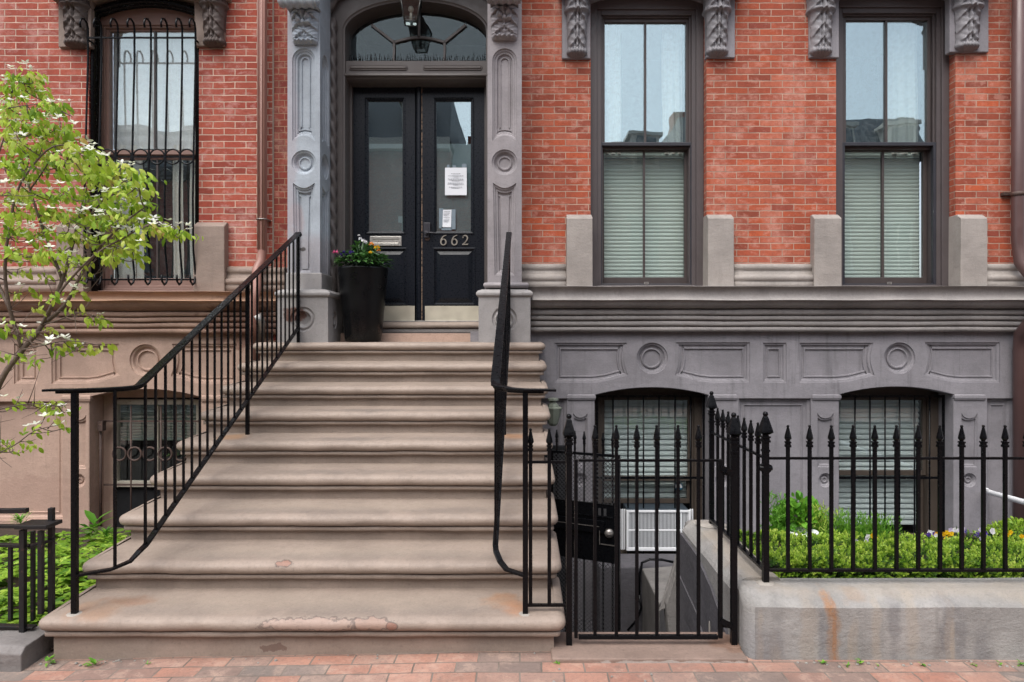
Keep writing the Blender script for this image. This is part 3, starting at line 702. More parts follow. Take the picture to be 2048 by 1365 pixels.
# ---------------------------------------------------------------- entrance pillars
arch_prof = [(0, 0), (.004, .014), (.018, .018), (.026, .03), (.04, .032), (.05, .052), (.062, .056), (.066, .044), (.076, .044), (.08, .058)]
rose_prof = [(0, 0), (.004, .012), (.018, .016), (.036, .046), (.05, .05), (.056, .036), (.066, .034), (.072, .046), (.082, .048)]
def scallop_band(c, cz, r0, r1, z_end, w):
    return None
def pillar(xa, xb, D, mat, parent, right_face, zbase, name='pillar'):
    """square pillar with arch-headed sunk panel, rosette and tapering lower panel on its faces"""
    c = (xa+xb)/2; w = xb-xa
    z = lambda py: Z(py, D)
    def holes(cu, hw):
        up = [(cu-hw, z(282)), ] + [(cu - hw + 2*hw*i/8, z(282) + .05*math.sin(PI*i/8)) for i in range(1, 8)] + [(cu+hw, z(282))]
        top = [(cu + hw*math.cos(PI*i/16), z(97) - hw + hw*math.sin(PI*i/16)) for i in range(17)]
        upper = up + top
        lo = [(cu-hw*.82, z(551)), (cu+hw*.82, z(551)), (cu+hw*.95, z(366))] + [(cu + hw*.95 - 2*hw*.95*i/8, z(366) - .05*math.sin(PI*i/8)) for i in range(1, 8)] + [(cu-hw*.95, z(366))]
        return [(upper, arch_prof, True), (circ(cu, z(325), hw*1.06, 36), rose_prof, True), (lo, arch_prof[:8], True)]
    m = MB(); relief(m, rect(xa, xb, zbase, z_top), holes(c, w*.355), front(D))
    if right_face:
        relief(m, rect(D, 6.90, zbase, z_top), holes((D+6.88)/2, .115), sideL(xb, -1))
    else: m.add([(xb, D, zbase), (xb, 6.95, zbase), (xb, 6.95, z_top), (xb, D, z_top)], [(0,1,2,3)])
    m.add([(xa, D, zbase), (xa, 6.95, zbase), (xa, 6.95, z_top), (xa, D, z_top)], [(0,1,2,3)])
    build(m, name, mat, parent)
DP = 6.52
pillar(X(575, DP), X(640, DP), DP, M['pillar_l'], house, True, 1.9)
pillar(X(975, DP), X(1043.5, DP), DP, M['pillar_r'], house, False, 1.9)
def pedestal(xa, xb, D, zt0, parent, pycap, side_face, yback=6.93):
    z = lambda py: Z(py, D)
    m = MB(); c = (xa+xb)/2; zr = z(639)
    ring = circ(c, zr, .118, 36)
    prof = [(0, 0), (.0, .0), (.006, .012), (.02, .016), (.03, .005), (.04, .004), (.046, .03), (.07, .045)]
    relief(m, rect(xa, xb, 1.59, z(594)), [(ring, prof, True)], front(D))
    if side_face: relief(m, rect(D, yback, 1.59, z(594)), [(circ((D+yback)/2-.02, zr, .085, 28), prof[:7], True)], sideL(xb, -1))
    else: m.add([(xb, D, 1.59), (xb, yback, 1.59), (xb, yback, z(594)), (xb, D, z(594))], [(0,1,2,3)])
    m.add([(xa, D, 1.59), (xa, yback, 1.59), (xa, yback, z(594)), (xa, D, z(594))], [(0,1,2,3)])
    rs = []
    for o, py in ((0, 594), (.012, 593.5), (.022, 590), (.022, 586), (.006, 582), (-.03, 579), (-.09, 577.5)):
        rs.append([(xa-o, yback, z(py)), (xa-o, D-o, z(py)), (xb+o, D-o, z(py)), (xb+o, yback, z(py))])
    m.rings(rs, False, False, True, False)
    build(m, 'pedestal', M['ped'], parent, .006)
    # torus at the foot of the shaft
    return z
pedestal(X(555, 6.42), X(656, 6.42), 6.42, 0, house, 582, True)
pedestal(X(957, 6.42), X(1061, 6.42), 6.42, 0, house, 577, False)
m = MB(); xa, xb = X(971.5, 6.47), X(1053, 6.47); rs = []
for a in range(-90, 91, 15):
    o = .022*math.cos(math.radians(a)); zz = Z(571, 6.47) + .026*math.sin(math.radians(a))
    rs.append([(xa-o, 6.9, zz), (xa-o, 6.47-o, zz), (xb+o, 6.47-o, zz), (xb+o, 6.9, zz)])
m.rings(rs, False, False, True, True); build(m, 'shaft_base', M['pillar_r'], house)
m = MB(); xa, xb = X(572, 6.50), X(642, 6.50)
m.box(xa-.004, xb+.006, 6.50, 6.90, Z(582, 6.5), Z(546, 6.5)); build(m, 'shaft_base', M['ped'], house, .008)
# pillar brackets: roll on top, shell and leaves, fluted tail
def shell_bracket(xc, D, w, py_roll, py_bot, rollx, mat, parent):
    z = lambda py: Z(py, D-.1)
    root = bpy.data.objects.new('bracket', None); C.objects.link(root); root.parent = parent; root.location = Vector((xc, D, z(py_bot))) - wloc(parent)
    m = MB()                                             # scroll roll: fluted half cylinder across the top
    rx0, rx1 = rollx; rz = z(py_roll-10); rr = .062
    rs = []
    n = 22
    for i in range(n+1):
        t = i/n; x = rx0 + (rx1-rx0)*t; k = 1 + .13*math.cos(t*PI*9)
        k *= 1 if 0 < i < n else .82
        rs.append([(x, D-.19 - rr*k*math.cos(2*PI*j/14), rz + rr*k*math.sin(2*PI*j/14)) for j in range(14)])
    m.rings(rs, True, True, True, True)
    for x in (rx0, rx1):
        s = -1 if x == rx0 else 1
        for r_, d in ((.058, .012), (.036, .022), (.018, .03)):
            m.rings([[(x + s*dd, D-.19 + r_*kk*math.cos(2*PI*j/14), rz + r_*kk*math.sin(2*PI*j/14)) for j in range(14)] for dd, kk in ((-.01, 1), (d-.004, 1), (d, .8))], True, True, True, True)
    m.box(rx0+.01, rx1-.01, D-.20, D, rz-.01, rz+.4)
    build(m, 'scroll', mat, root)
    zt, zb_ = z(py_roll-4), z(py_bot); H = zt-zb_
    m = MB()
    def fn(u, v):
        s = u*2-1; au = abs(s)
        o = .125*(1-.55*v)
        hw = w*.5*(1 - .10*v)
        cx_, cv = 0, .40                                      # shell centre
        dx, dv = s*1.0, (cv - v)*1.5
        r = math.hypot(dx, dv); a = math.atan2(dv, dx)
        if dv > -.05 and r < .62:
            fl = abs(math.cos(a*3.5)); rel = .05*(.35+.65*fl)*min(1, r/.25) * (1 - max(0, (r-.5)/.12)*.7) + .016
            if r < .13: rel = .06
        else:
            q = v*3.2 - .9*au; f = q - math.floor(q)
            rel = .034*f**1.4*(.35+.65*min(1, au*3)) + .012*(.5+.5*math.cos(14*PI*(au*.5+f*.3)))
            if au < .07: rel += .016
        if v > .84:
            tt = (v-.84)/.16; rel = .062*math.sin(PI*min(1, tt*.93+.07))*(.75+.25*math.cos(s*PI*5.5))
            hw *= 1.0 - .12*tt**3
        edge = 1 - au**6
        return (xc + s*hw, D - (o*.55 + rel)*(.3+.7*edge), zt - H*v)
    m.grid(fn, 50, 70)
    for s in (0, 1): m.grid(lambda u, v, s=s: (lambda p: (p[0], p[1] + (D+.02-p[1])*u, p[2]))(fn(s, v)), 2, 40)
    m.grid(lambda u, v: (lambda p: (p[0], p[1] + (D+.02-p[1])*v, p[2]))(fn(u, 1)), 20, 1)
    build(m, 'shell_carving', mat, root)
shell_bracket(X(607, DP-.07), DP, 56*6.42/1365, 22, 82, (X(562, 6.33), X(633, 6.33)), M['pillar_l'], house)
shell_bracket(X(1008.5, DP-.07), DP, 57*6.42/1365, 14, 73, (X(977, 6.33), X(1039, 6.33)), M['pillar_r'], house)

# ---------------------------------------------------------------- entrance recess, arch and fanlight
XD = -1.0655
def ell(a, zs, b, n=28, z0=None, cx=XD):
    pts = [(cx + a*math.cos(PI*i/n), zs + b*math.sin(PI*i/n)) for i in range(n+1)]
    return pts if z0 is None else [(cx-a, z0), (cx+a, z0)] + pts
m = MB()
relief(m, rect(X(640, 6.95)-.12, -.26, 1.6, 5.9), [(ell(.747, 4.77, .33, z0=1.7), [(0, 0), (.012, .012), (.026, .016), (.030, .045), (.034, .10), (.034, .24)], False)], front(6.95))
build(m, 'entry_casing', M['recess'], house)
m = MB(); m.box(-2.35, .2, 6.50, 7.3, 5.42, 6.2); build(m, 'unseen_entry_lintel', M['recess'], house)  # unseen block above the doorway, put in to darken the entry recess
def rope(path, r, parent, twist=38):
    pts = [Vector(p) for p in path]; L = 0; rs = []
    for i, p in enumerate(pts):
        d = (pts[min(i+1, len(pts)-1)] - pts[max(i-1, 0)]).normalized(); a = d.cross(Vector((0, 1, 0))).normalized(); b_ = Vector((0, 1, 0))
        if i: L += (p - pts[i-1]).length
        rs.append([p + (a*math.cos(2*PI*k/14) + b_*math.sin(2*PI*k/14))*r*(1+.22*math.cos(2*(2*PI*k/14) - L*twist)) for k in range(14)])
    m = MB(); m.rings(rs, True, False, False, True); build(m, 'rope_moulding', M['recess'], parent)
xr = X(666, 6.9)
rope([(xr, 6.90, 1.85 + i*.022) for i in range(138)], .034, house)
rope([(XD + .88*math.cos(PI - PI*i/90), 6.90, 4.86 + .47*math.sin(PI*i/90)) for i in range(91)], .032, house)
# transom bar
m = MB(); xa, xb = XD-.76, XD+.76
m.box(xa, xb, 6.99, 7.2, Z(150, 6.99), Z(122, 6.99))
mould_x(m, [(7.2, Z(149.5, 7)), (6.965, Z(149.5, 7)), (6.96, Z(152, 6.97)), (6.975, Z(153.5, 6.97)), (6.99, Z(155, 6.99)), (7.0, Z(159, 7)), (7.04, Z(165, 7.05)), (7.09, Z(170, 7.1)), (7.2, Z(172, 7.15))], xa, xb, .4, .001)
build(m, 'transom', M['recess'], house, .004)
for a, b_ in ((697, 815.5), (845, 965)):
    m = MB(); zc = Z(135.5, 6.98); x0, x1 = X(a, 6.98), X(b_, 6.98)
    outer = round_pts = [(x0+.028 + .028*math.cos(t), zc + .028*math.sin(t)) for t in [PI/2 + PI*i/8 for i in range(9)]] + [(x1-.028 + .028*math.cos(t), zc + .028*math.sin(t)) for t in [-PI/2 + PI*i/8 for i in range(9)]]
    rs = [[(u, 6.99-dd, v) for u, v in inset(outer, i)] for i, dd in ((0, 0), (.002, .008), (.008, .01), (.010, .003), (.013, .012), (.022, .018))]
    m.rings(rs, True, False, True, True); build(m, 'lozenge_moulding', M['recess'], house)
# fanlight
fan = bpy.data.objects.new('fanlight', None); C.objects.link(fan); fan.parent = house; fan.location = Vector((XD, 7.1, 4.5)) - wloc(house)
m = MB(); flat_poly(m, ell(.74, 4.745, .31, z0=4.50), [], front(7.12)); build(m, 'pane', M['glass_fan'], fan)
m = MB()
def mun(a, b_): m.tube([(a[0], 7.105, a[1]), (b_[0], 7.105, b_[1])], .01, w=(.012, .014), up=(0, 1, 0))
fz = lambda py: Z(py, 7.1)
fx = lambda px: X(px, 7.1)
mun((fx(788), fz(123)), (fx(788), fz(85))); mun((fx(889), fz(123)), (fx(889), fz(85)))
mun((fx(788), fz(85)), (fx(743), fz(50))); mun((fx(889), fz(85)), (fx(932), fz(50))); mun((fx(838), fz(76)), (fx(838), fz(24)))
arcp = [(fx(788) + (fx(889)-fx(788))*i/12, fz(85) + .05*math.sin(PI*i/12)) for i in range(13)]
m.tube([(x, 7.105, z) for x, z in arcp], .01, w=(.012, .014), up=(0, 1, 0))
build(m, 'muntins', M['recess'], fan)
m = MB(); m.box(XD-.8, XD+.8, 8.3, 8.35, 1.7, 5.4); m.box(XD-.82, XD-.8, 7.3, 8.35, 1.7, 5.4); m.box(XD+.8, XD+.82, 7.3, 8.35, 1.7, 5.4); m.box(XD-.8, XD+.8, 7.3, 8.3, 5.2, 5.25)
m.box(XD-.8, XD+.8, 7.3, 8.3, 1.68, 1.7)
build(m, 'hallway_interior', M['dark_room'], house)
m = MB()                                                     # pale hall arch seen dimly through the fanlight
aw = ell(.5, 4.55, .36, 24); outer = aw; innr = ell(.42, 4.55, .28, 24)
m.prism(aw + innr[::-1], front(0), 7.9, 7.96); build(m, 'hall_arch', M['cool_grey'], house)
# door frame and threshold step
m = MB(); frame_rect(m, XD-.745, XD+.745, 1.79, 4.36, .052, 7.14, 7.3, .02, .06); build(m, 'door_frame', M['recess'], house, .004)
m = MB(); nosed_slab(m, X(668, 6.95), -.32, 6.955, 7.5, 1.802, nose, .004, 20)
m.box(X(668, 6.95)+.03, -.33, 7.02, 7.2, 1.59, 1.70); build(m, 'door_step', step_mat, house)
m = MB(); m.box(XD-.70, XD+.70, 7.10, 7.24, 1.800, 1.818); build(m, 'threshold', M['galv'], house, .003)

def door_leaf(x0, x1, gx, right):
    D = 7.2; z = lambda py: Z(py, D); x = lambda px: X(px, D)
    root = bpy.data.objects.new('door', None); C.objects.link(root); root.parent = house; root.location = Vector((x0, D, 1.82)) - wloc(house)
    m = MB()
    gh = rect(x(gx[0]), x(gx[1]), z(469), z(195.5)); lp = rect(x(gx[2]), x(gx[3]), z(611.5), z(495.5))
    relief(m, rect(x0, x1, 1.822, 4.30), [(gh, [(0, 0), (0, -.006), (.010, -.008), (.014, .002), (.022, .004), (.026, .016), (.034, .018), (.036, .03)], False),
                                          (lp, [(0, 0), (0, -.006), (.012, -.008), (.016, .004), (.026, .006), (.03, .018), (.034, .018), (.075, .002), (.08, .002)], True)], front(D))
    m.box(x0, x1, D+.035, D+.045, 1.822, z(480)); m.box(x0, x0+.1, D+.001, D+.04, 1.822, 4.30); m.box(x1-.1, x1, D+.001, D+.04, 1.822, 4.30)
    build(m, 'door_leaf', M['black_door'], root)
    g = rect(x(gx[0])+.03, x(gx[1])-.03, z(469)+.03, z(195.5)-.03)
    m = MB(); m.box(g[0][0], g[1][0], D+.028, D+.033, g[0][1], g[2][1]); build(m, 'pane', M['glass_door'], root)
    m = MB(); m.box(g[0][0]+.004, g[1][0]-.004, D+.036, D+.038, g[0][1]+.004, z(286)); build(m, 'frosted_film', M['frost'], root)
    m = MB(); kx = (x(748), x(829.5)) if not right else (x(850), x(966)); m.box(kx[0], kx[1], D-.006, D-.001, z(642.5), z(612.5)); build(m, 'kickplate', M['brass'], root, .001)
    return root
lx0, lx1 = X(705, 7.2), X(832, 7.2); rx0, rx1 = X(844, 7.2), X(974, 7.2)
dl = door_leaf(lx0, lx1, (730, 811, 730, 814), False)
dr = door_leaf(rx0, rx1, (866, 948, 866, 951), True)
m = MB(); xc = X(837.5, 7.19)
m.rings([[(xc + w_*math.cos(a), 7.205 - .03*math.sin(a), zz) for a in [PI*i/8 for i in range(9)]] for w_ in (.03,) for zz in (1.822, 4.30)], False, False, False, True)
m.box(xc-.04, xc+.036, 7.2, 7.24, 1.822, 4.30); build(m, 'astragal', M['black_door'], dl)
m = MB(); xe = X(843.6, 7.19); m.grid(lambda u, v: (xe - .003 + .006*u + .002*noise.noise((v*60, 1, 1)), 7.196, 1.83 + 2.46*v), 1, 60)
build(m, 'chipped_edge', mat_paint('chipped_wood_edge', (44, 40, 38), .7, .2, .4, wear=.42, wearcol=(176, 148, 124), scale=20), dr)
# mail slot
z7 = lambda py: Z(py, 7.19); x7 = lambda px: X(px, 7.19)
m = MB(); frame_rect(m, x7(739.5), x7(803), z7(492), z7(473), .03, 7.188, 7.199); m.box(x7(739.5)+.03, x7(803)-.03, 7.194, 7.199, z7(492)+.03, z7(473)-.03)
build(m, 'mail_slot', M['steel'], dl, .002)
# lock with keypad and lever
m = MB(); m.box(x7(847.5), x7(861), 7.165, 7.2, z7(466), z7(446.5)); m.box(x7(848.5), x7(858), 7.17, 7.2, z7(476), z7(466.5))
m.tube([(x7(853), 7.15, z7(467)), (x7(860), 7.145, z7(467)), (x7(871), 7.145, z7(467.5))], .009, 8); m.lathe([(.02, 0), (.02, -.05)], (x7(853), 7.2, z7(467)), 12, 'y')
build(m, 'lock', M['sash_dark'], dr, .004)
m = MB(); m.lathe([(.027, 0), (.026, -.006), (.02, -.009)], (x7(854), 7.2, z7(477)), 16, 'y'); build(m, 'lock_plate', M['iron_brown'], dr)
# house number 6 6 2
def stroke(m, pts, ws, D0, D1, ox, oz, s):
    n = len(pts); L, R = [], []
    for i in range(n):
        a, b_ = pts[max(i-1, 0)], pts[min(i+1, n-1)]; dx, dz = b_[0]-a[0], b_[1]-a[1]; q = math.hypot(dx, dz) or 1
        nx_, nz_ = -dz/q, dx/q; w_ = ws[i] if isinstance(ws, list) else ws
        L.append((ox+(pts[i][0]+nx_*w_)*s, oz+(pts[i][1]+nz_*w_)*s)); R.append((ox+(pts[i][0]-nx_*w_)*s, oz+(pts[i][1]-nz_*w_)*s))
    rs = [[(l[0], D1, l[1]), (l[0], D0, l[1]), (r[0], D0, r[1]), (r[0], D1, r[1])] for l, r in zip(L, R)]
    m.rings(rs, True, True, True, False)
def six(m, ox, oz, s, D):
    bowl = [(.33 + .27*math.cos(t), .31 + .31*math.sin(t)) for t in [2*PI*i/28 for i in range(29)]]
    stroke(m, bowl, [.045 + .03*abs(math.cos(2*PI*i/28)) for i in range(29)], D-.012, D, ox, oz, s)
    stem = [(.07 + .0*t, .33) for t in (0,)] + [(.60 - .53*math.cos(t)**1.0 if False else .64 - .57*math.cos(t*1.0), .33 + .68*math.sin(t)) for t in [PI/2*i/10 for i in range(11)]]
    stroke(m, stem[1:], [.075 - .045*i/10 for i in range(11)], D-.0122, D, ox, oz, s)
def two(m, ox, oz, s, D):
    top = [(.33 + .25*math.cos(t), .74 + .26*math.sin(t)) for t in [PI*.95 - PI*1.05*i/14 for i in range(15)]]
    tail = [(.56, .62), (.48, .45), (.34, .28), (.16, .12), (.06, .05)]
    ln = top + tail
    stroke(m, ln, [.03 + .045*min(1, i/10) if i < 15 else .075 - .008*(i-14) for i in range(20)], D-.012, D, ox, oz, s)
    stroke(m, [(.03, .055), (.62, .055), (.66, .16)], [.055, .055, .02], D-.0122, D, ox, oz, s)
    m.lathe([(.075*s, 0), (.075*s, -.0118)], (ox+.115*s, D, oz+.79*s), 10, 'y')
s6 = .100
for px, fn in ((880.5, six), (902.5, six), (923.8, two)):
    m = MB(); fn(m, X(px, 7.19), Z(490.3, 7.19), s6, 7.199); build(m, 'number_digit', M['digit'], dr)
M['cheek'] = mat_stone('pale_grey_masonry', (118, 115, 112), var=.25, bump=.9, fine=50, rough=.9)
M['ac_case'] = mat_paint('grey_case', (48, 58, 66), .5, .1, .1)
# ---------------------------------------------------------------- basement windows of the townhouse
def slat_blind(x0, x1, D, z0, z1, pitch=.058, tilt=.02, drop=None):
    m = MB(); n = int((z1-z0)/pitch)
    for i in range(n):
        z = z1 - i*pitch
        m.add([(x0, D-.004, z-pitch*.93), (x1, D-.004, z-pitch*.93), (x1, D+tilt, z), (x0, D+tilt, z), (x0, D-.010, z-pitch*.5), (x1, D-.010, z-pitch*.5)], [(0, 1, 5, 4), (4, 5, 2, 3)], True)
    return m
def sub(name, parent, loc, label=None):
    o = bpy.data.objects.new(name, None); C.objects.link(o); o.parent = parent; o.location = Vector(loc) - wloc(parent)
    if label: o['label'] = label
    return o
def basement_window(cx, parent, bars, zm_py, barsx, ac):
    D = 7.12; z = lambda py, d=D: Z(py, d)
    root = sub('basement_window', parent, (cx, D, z(1110)))
    x0, x1 = cx-.578, cx+.578; zb_, zt = z(1120), z(766)
    m = MB(); frame_rect(m, x0, x1, zb_, zt, .085, D, D+.12, .05, .13); frame_rect(m, x0+.085, x1-.085, zb_+.05, zt-.13, .02, D+.02, D+.12)
    m.box(x0-.02, x1+.02, D-.14, D+.12, zb_-.05, zb_)
    build(m, 'frame', M['wood_brown'], root, .004)
    gx0, gx1 = cx-.443, cx+.443; zm = z(zm_py)
    m = MB(); frame_rect(m, gx0-.03, gx1+.03, zm-.03, zt-.15, .035, D+.045, D+.085, .05); build(m, 'upper_sash', M['wood_brown'], root, .003)
    zl = zb_+.05 if not ac else Z(1021, 6.95)+.01
    m = MB(); frame_rect(m, gx0-.03, gx1+.03, zl, zm-.0, .035, D+.09, D+.125, .06 if not ac else .045); build(m, 'lower_sash', M['wood_brown'], root, .003)
    m = MB(); m.box(gx0, gx1, D+.062, D+.067, zm, zt-.17); m.box(gx0, gx1, D+.105, D+.11, zl+.03, zm-.04); build(m, 'pane', M['glass_base'], root)
    build(slat_blind(gx0-.02, gx1+.02, D+.16, zm-.02, zt-.15), 'blind', M['blind'], root)
    build(slat_blind(gx0-.02, gx1+.02, D+.19, zl+(.0 if ac else .25), zm-.01), 'blind', M['blind'], root)
    m = MB(); m.box(x0-.05, x1+.05, D+.3, D+.32, zb_-.1, zt+.1); build(m, 'room_interior', M['dark_room'], root)
    m = MB()
    for px in barsx: m.tube([(X(px, 7.02), 7.02, zb_+.01), (X(px, 7.02), 7.02, z(791, 7.02))], .0085, 8)
    xa, xb = cx-.535, cx+.565
    for py in (793, 956):
        m.box(xa, xb, 7.014, 7.028, z(py, 7.02)-.012, z(py, 7.02)+.012)
    for x in (xa, xb): m.box(x-.012, x+.012, 7.013, 7.027, zb_+.01, z(790, 7.02))
    build(m, 'window_guard', M['iron'], root)
    return root
b1 = basement_window(cx1, house, None, 958, [1226, 1256, 1287, 1318, 1350, 1381], True)
b2 = basement_window(cx2, house, None, 947, [1710, 1740, 1770, 1799, 1829, 1859], False)
m = MB(); m.lathe([(.045, 0), (.045, -.004), (.030, -.006)], (X(1358, 7.2), 7.222, Z(974, 7.2)), 20, 'y'); m.box(X(1352, 7.2), X(1364, 7.2), 7.212, 7.222, Z(979, 7.2), Z(973, 7.2))
st = build(m, 'window_sticker', M['sticker'], None, origin=(X(1358, 7.2), 7.2, Z(974, 7.2)))
tag(st, 'small round teal sticker on the glass just above the white air conditioner', 'sticker')
m = MB()
m.lathe([(.036, -.0065), (.033, -.0068)], (X(1358, 7.2), 7.222, Z(974, 7.2)), 20, 'y'); m.box(X(1351, 7.2), X(1365, 7.2), 7.209, 7.214, Z(976.5, 7.2), Z(972.5, 7.2))
build(m, 'pale_emblem', M['white'], st)
# air conditioner
ac = empty('air_conditioner', (X(1312, 6.95), 6.95, Z(1102, 6.95)), 'white window air conditioner with louvred grille, in the basement window behind the gate', 'air conditioner')
m = MB(); ax0, ax1, az0, az1 = X(1253, 6.93), X(1381, 6.93), Z(1102, 6.93), Z(1021, 6.93)
m.box(ax0+.01, ax1-.01, 6.945, 7.24, az0, az1); build(m, 'case', M['ac_case'], ac, .006)
m = MB(); frame_rect(m, ax0, ax1, az0, az1, .022, 6.925, 6.955, .03, .022); m.box(ax0+.02, ax1-.02, 6.932, 6.946, (az0+az1)/2-.008, (az0+az1)/2+.008); m.box(X(1261+12, 6.93), X(1261+15, 6.93), 6.930, 6.946, az0, az1); m.box(X(1361, 6.93), X(1364, 6.93), 6.930, 6.946, az0, az1)
build(m, 'front_frame', M['white'], ac, .003)
m = MB(); n = 44
for i in range(n):
    x = ax0+.024 + (ax1-ax0-.048)*(i+.5)/n; m.box(x-.0026, x+.0026, 6.934, 6.944, az0+.03, az1-.02)
build(m, 'grille', M['white'], ac)
m = MB()
for i in range(6):
    x = X(1239, 6.96) + i*.011; m.box(x, x+.007, 6.965 + (i % 2)*.012, 6.98 + (i % 2)*.012, az0, az1)
for i in range(4):
    x = ax1 + i*.011; m.box(x, x+.007, 6.965 + (i % 2)*.012, 6.98 + (i % 2)*.012, az0, az1)
build(m, 'side_bellows', M['white'], ac)

# downspout at the right edge
m = MB()
def zpy(py, D): return Z(py, D)
dsx = X(2036, 6.72)
m.tube([(dsx+.02, 6.72, 7.2), (dsx, 6.72, Z(420, 6.72)), (dsx-.0, 6.72, Z(480, 6.72)), (dsx+.02, 6.71, Z(525, 6.7)), (dsx+.06, 6.66, Z(548, 6.7)), (dsx+.2, 6.58, Z(563, 6.6))], .058, 12)
m.tube([(X(2058, 6.6), 6.52, Z(600, 6.55)), (X(2056, 6.6), 6.55, Z(640, 6.6)), (X(2047, 6.7), 6.74, Z(668, 6.7)), (X(2045, 6.75), 6.79, Z(700, 6.8)), (X(2045, 6.75), 6.79, -1.2)], .058, 12)
m.tube([(dsx+.2, 6.58, Z(563, 6.6)), (X(2058, 6.6), 6.52, Z(600, 6.55))], .058, 12)
dsp = build(m, 'downspout', M['pipe_r'], house)
m = MB(); m.box(X(2003, 6.83), X(2040, 6.83), 6.80, 6.845, Z(392, 6.83), Z(386, 6.83)); m.lathe([(.064, -.02), (.064, .02)], (dsx, 6.72, Z(389, 6.72)), 12); build(m, 'strap', M['iron_brown'], dsp)
# wall lantern beside the stoop
wl_ = empty('wall_lantern', (X(1107, 6.6), 6.6, Z(856, 6.6)), 'weathered green copper wall lantern peeping past the right edge of the steps', 'lantern')
lx, ly = X(1106, 6.6), 6.6
m = MB(); m.lathe([(.0, 0), (.03, .005), (.05, .03), (.075, .12), (.085, .165), (.09, .17), (.09, .18), (.06, .19), (.05, .215), (.03, .23), (.03, .245), (.055, .252), (.05, .27), (.0, .278)], (lx, ly, Z(853, 6.6)), 8, smooth=False); build(m, 'lantern_body', M['copper'], wl_)
m = MB(); m.tube([(lx, ly, Z(820, 6.6)), (lx, ly+.12, Z(815, 6.6)), (lx, 6.88, Z(822, 6.6))], .014, 8); build(m, 'wall_arm', M['copper'], wl_)
# hanging lantern in the entry
hl = empty('hanging_lantern', (X(822, 6.82), 6.82, Z(50, 6.82)), 'four-sided old glass lantern hanging above the front doors', 'lantern')
hx, hy = X(822, 6.80), 6.80
zt_, zb_ = Z(2, hy), Z(47, hy)
r1, r0 = .115*1.41*.88, .062*1.41*.95
m = MB(); rot = PI/4 + .12
def lpt(r, a, z): return (hx + r*math.cos(a), hy + r*math.sin(a), z)
for k in range(4):
    a, b_ = rot + k*PI/2, rot + (k+1)*PI/2
    m.tube([lpt(r0, a, zb_), lpt(r1, a, zt_)], .007, 6); m.tube([lpt(r0, a, zb_), lpt(r0, b_, zb_)], .007, 6); m.tube([lpt(r1, a, zt_), lpt(r1, b_, zt_)], .009, 6)
m.lathe([(r1+.01, 0), (r1*.7, .05), (r1*.35, .13), (.03, .16), (.02, .2), (.0, .21)], (hx, hy, zt_), 4, smooth=False, rot=rot)
m.tube([(hx, hy, zt_+.2), (hx, hy, 5.45)], .006, 6)
build(m, 'lantern_frame', M['lantern_metal'], hl)
m = MB()
for k in range(4):
    a, b_ = rot + k*PI/2, rot + (k+1)*PI/2; m.add([lpt(r0, a, zb_), lpt(r0, b_, zb_), lpt(r1, b_, zt_), lpt(r1, a, zt_)], [(0, 1, 2, 3)])
build(m, 'glass_panel', mat_glass('lantern_glass', .22, (205, 208, 205), dirt=.18, dirtcol=(110, 112, 108)), hl)
m = MB(); m.tube([(hx, hy, zb_+.03), (hx, hy, zb_+.1)], .014, 8); m.sphere((hx, hy, zb_+.14), .03); build(m, 'bulb', M['curtain'], hl)
# bird spikes on the transom
m = MB()
for i in range(62):
    x = X(700, 7.05) + (X(975, 7.05) - X(700, 7.05))*i/61; ln = random.uniform(.05, .09)
    m.tube([(x, 7.03 + random.uniform(-.02, .02), Z(123, 7.02)), (x + random.uniform(-.012, .012), 7.03 + random.uniform(-.025, .025), Z(123, 7.02)+ln)], [.006, .002], 5)
m.box(XD-.72, XD+.72, 7.005, 7.055, Z(122, 7.0)-.001, Z(122, 7.0)+.004)
tag(build(m, 'bird_spikes', M['iron'], None, origin=(XD, 7.03, Z(122, 7.03))), 'row of thin dark bird spikes along the ledge under the fanlight', 'bird spikes')
# notices taped to the door glass
def notice(label, px0, px1, py0, py1, tape, lines, tilt=.0):
    D = 7.216
    x0, x1, z0, z1 = X(px0, D), X(px1, D), Z(py1, D), Z(py0, D)
    m = MB()
    m.grid(lambda u, v: (x0+(x1-x0)*u + tilt*(v-.5)*.02, D - .004 - .003*math.sin(u*3+v*5), z0 + (z1-z0)*v), 6, 8)
    m2 = MB(); m2.v = [(a, b_+.0015, c) for a, b_, c in m.v]; m2.f = list(m.f); m2.sm = list(m.sm); m.add(m2.v, m2.f, True)
    o = build(m, 'paper_notice', M['paper'], None, origin=((x0+x1)/2, D, z0)); tag(o, label, 'notice', 'notices taped to the door')
    t = MB(); rnd = random.Random(5 + len(lines))
    for (v, a, b_) in lines:
        u = a
        while u < b_ - .02:
            w = rnd.uniform(.03, .09)
            zz = z1 - (z1-z0)*v; t.box(x0+(x1-x0)*u, x0+(x1-x0)*min(b_, u+w), D-.0092, D-.0086, zz-.0022, zz+.0022); u += w + .016
    build(t, 'printed_lines', M['ink'], o)
    t = MB()
    for (a, b_, c, d) in tape: t.box(X(a, D), X(b_, D), D-.0005, D+.0005, Z(d, D), Z(c, D))
    build(t, 'tape_strip', M['tape'], o)
notice('large white printed notice in a sleeve taped to the right door pane', 890, 933.5, 336, 391, [(894, 899, 330, 336), (905, 912, 331, 336), (924, 933, 328, 336)],
       [(.22, .28, .72), (.30, .14, .85), (.335, .40, .60), (.41, .14, .84), (.445, .2, .86), (.48, .32, .68), (.56, .14, .84), (.60, .12, .86), (.63, .38, .60), (.71, .18, .80), (.745, .3, .66)])
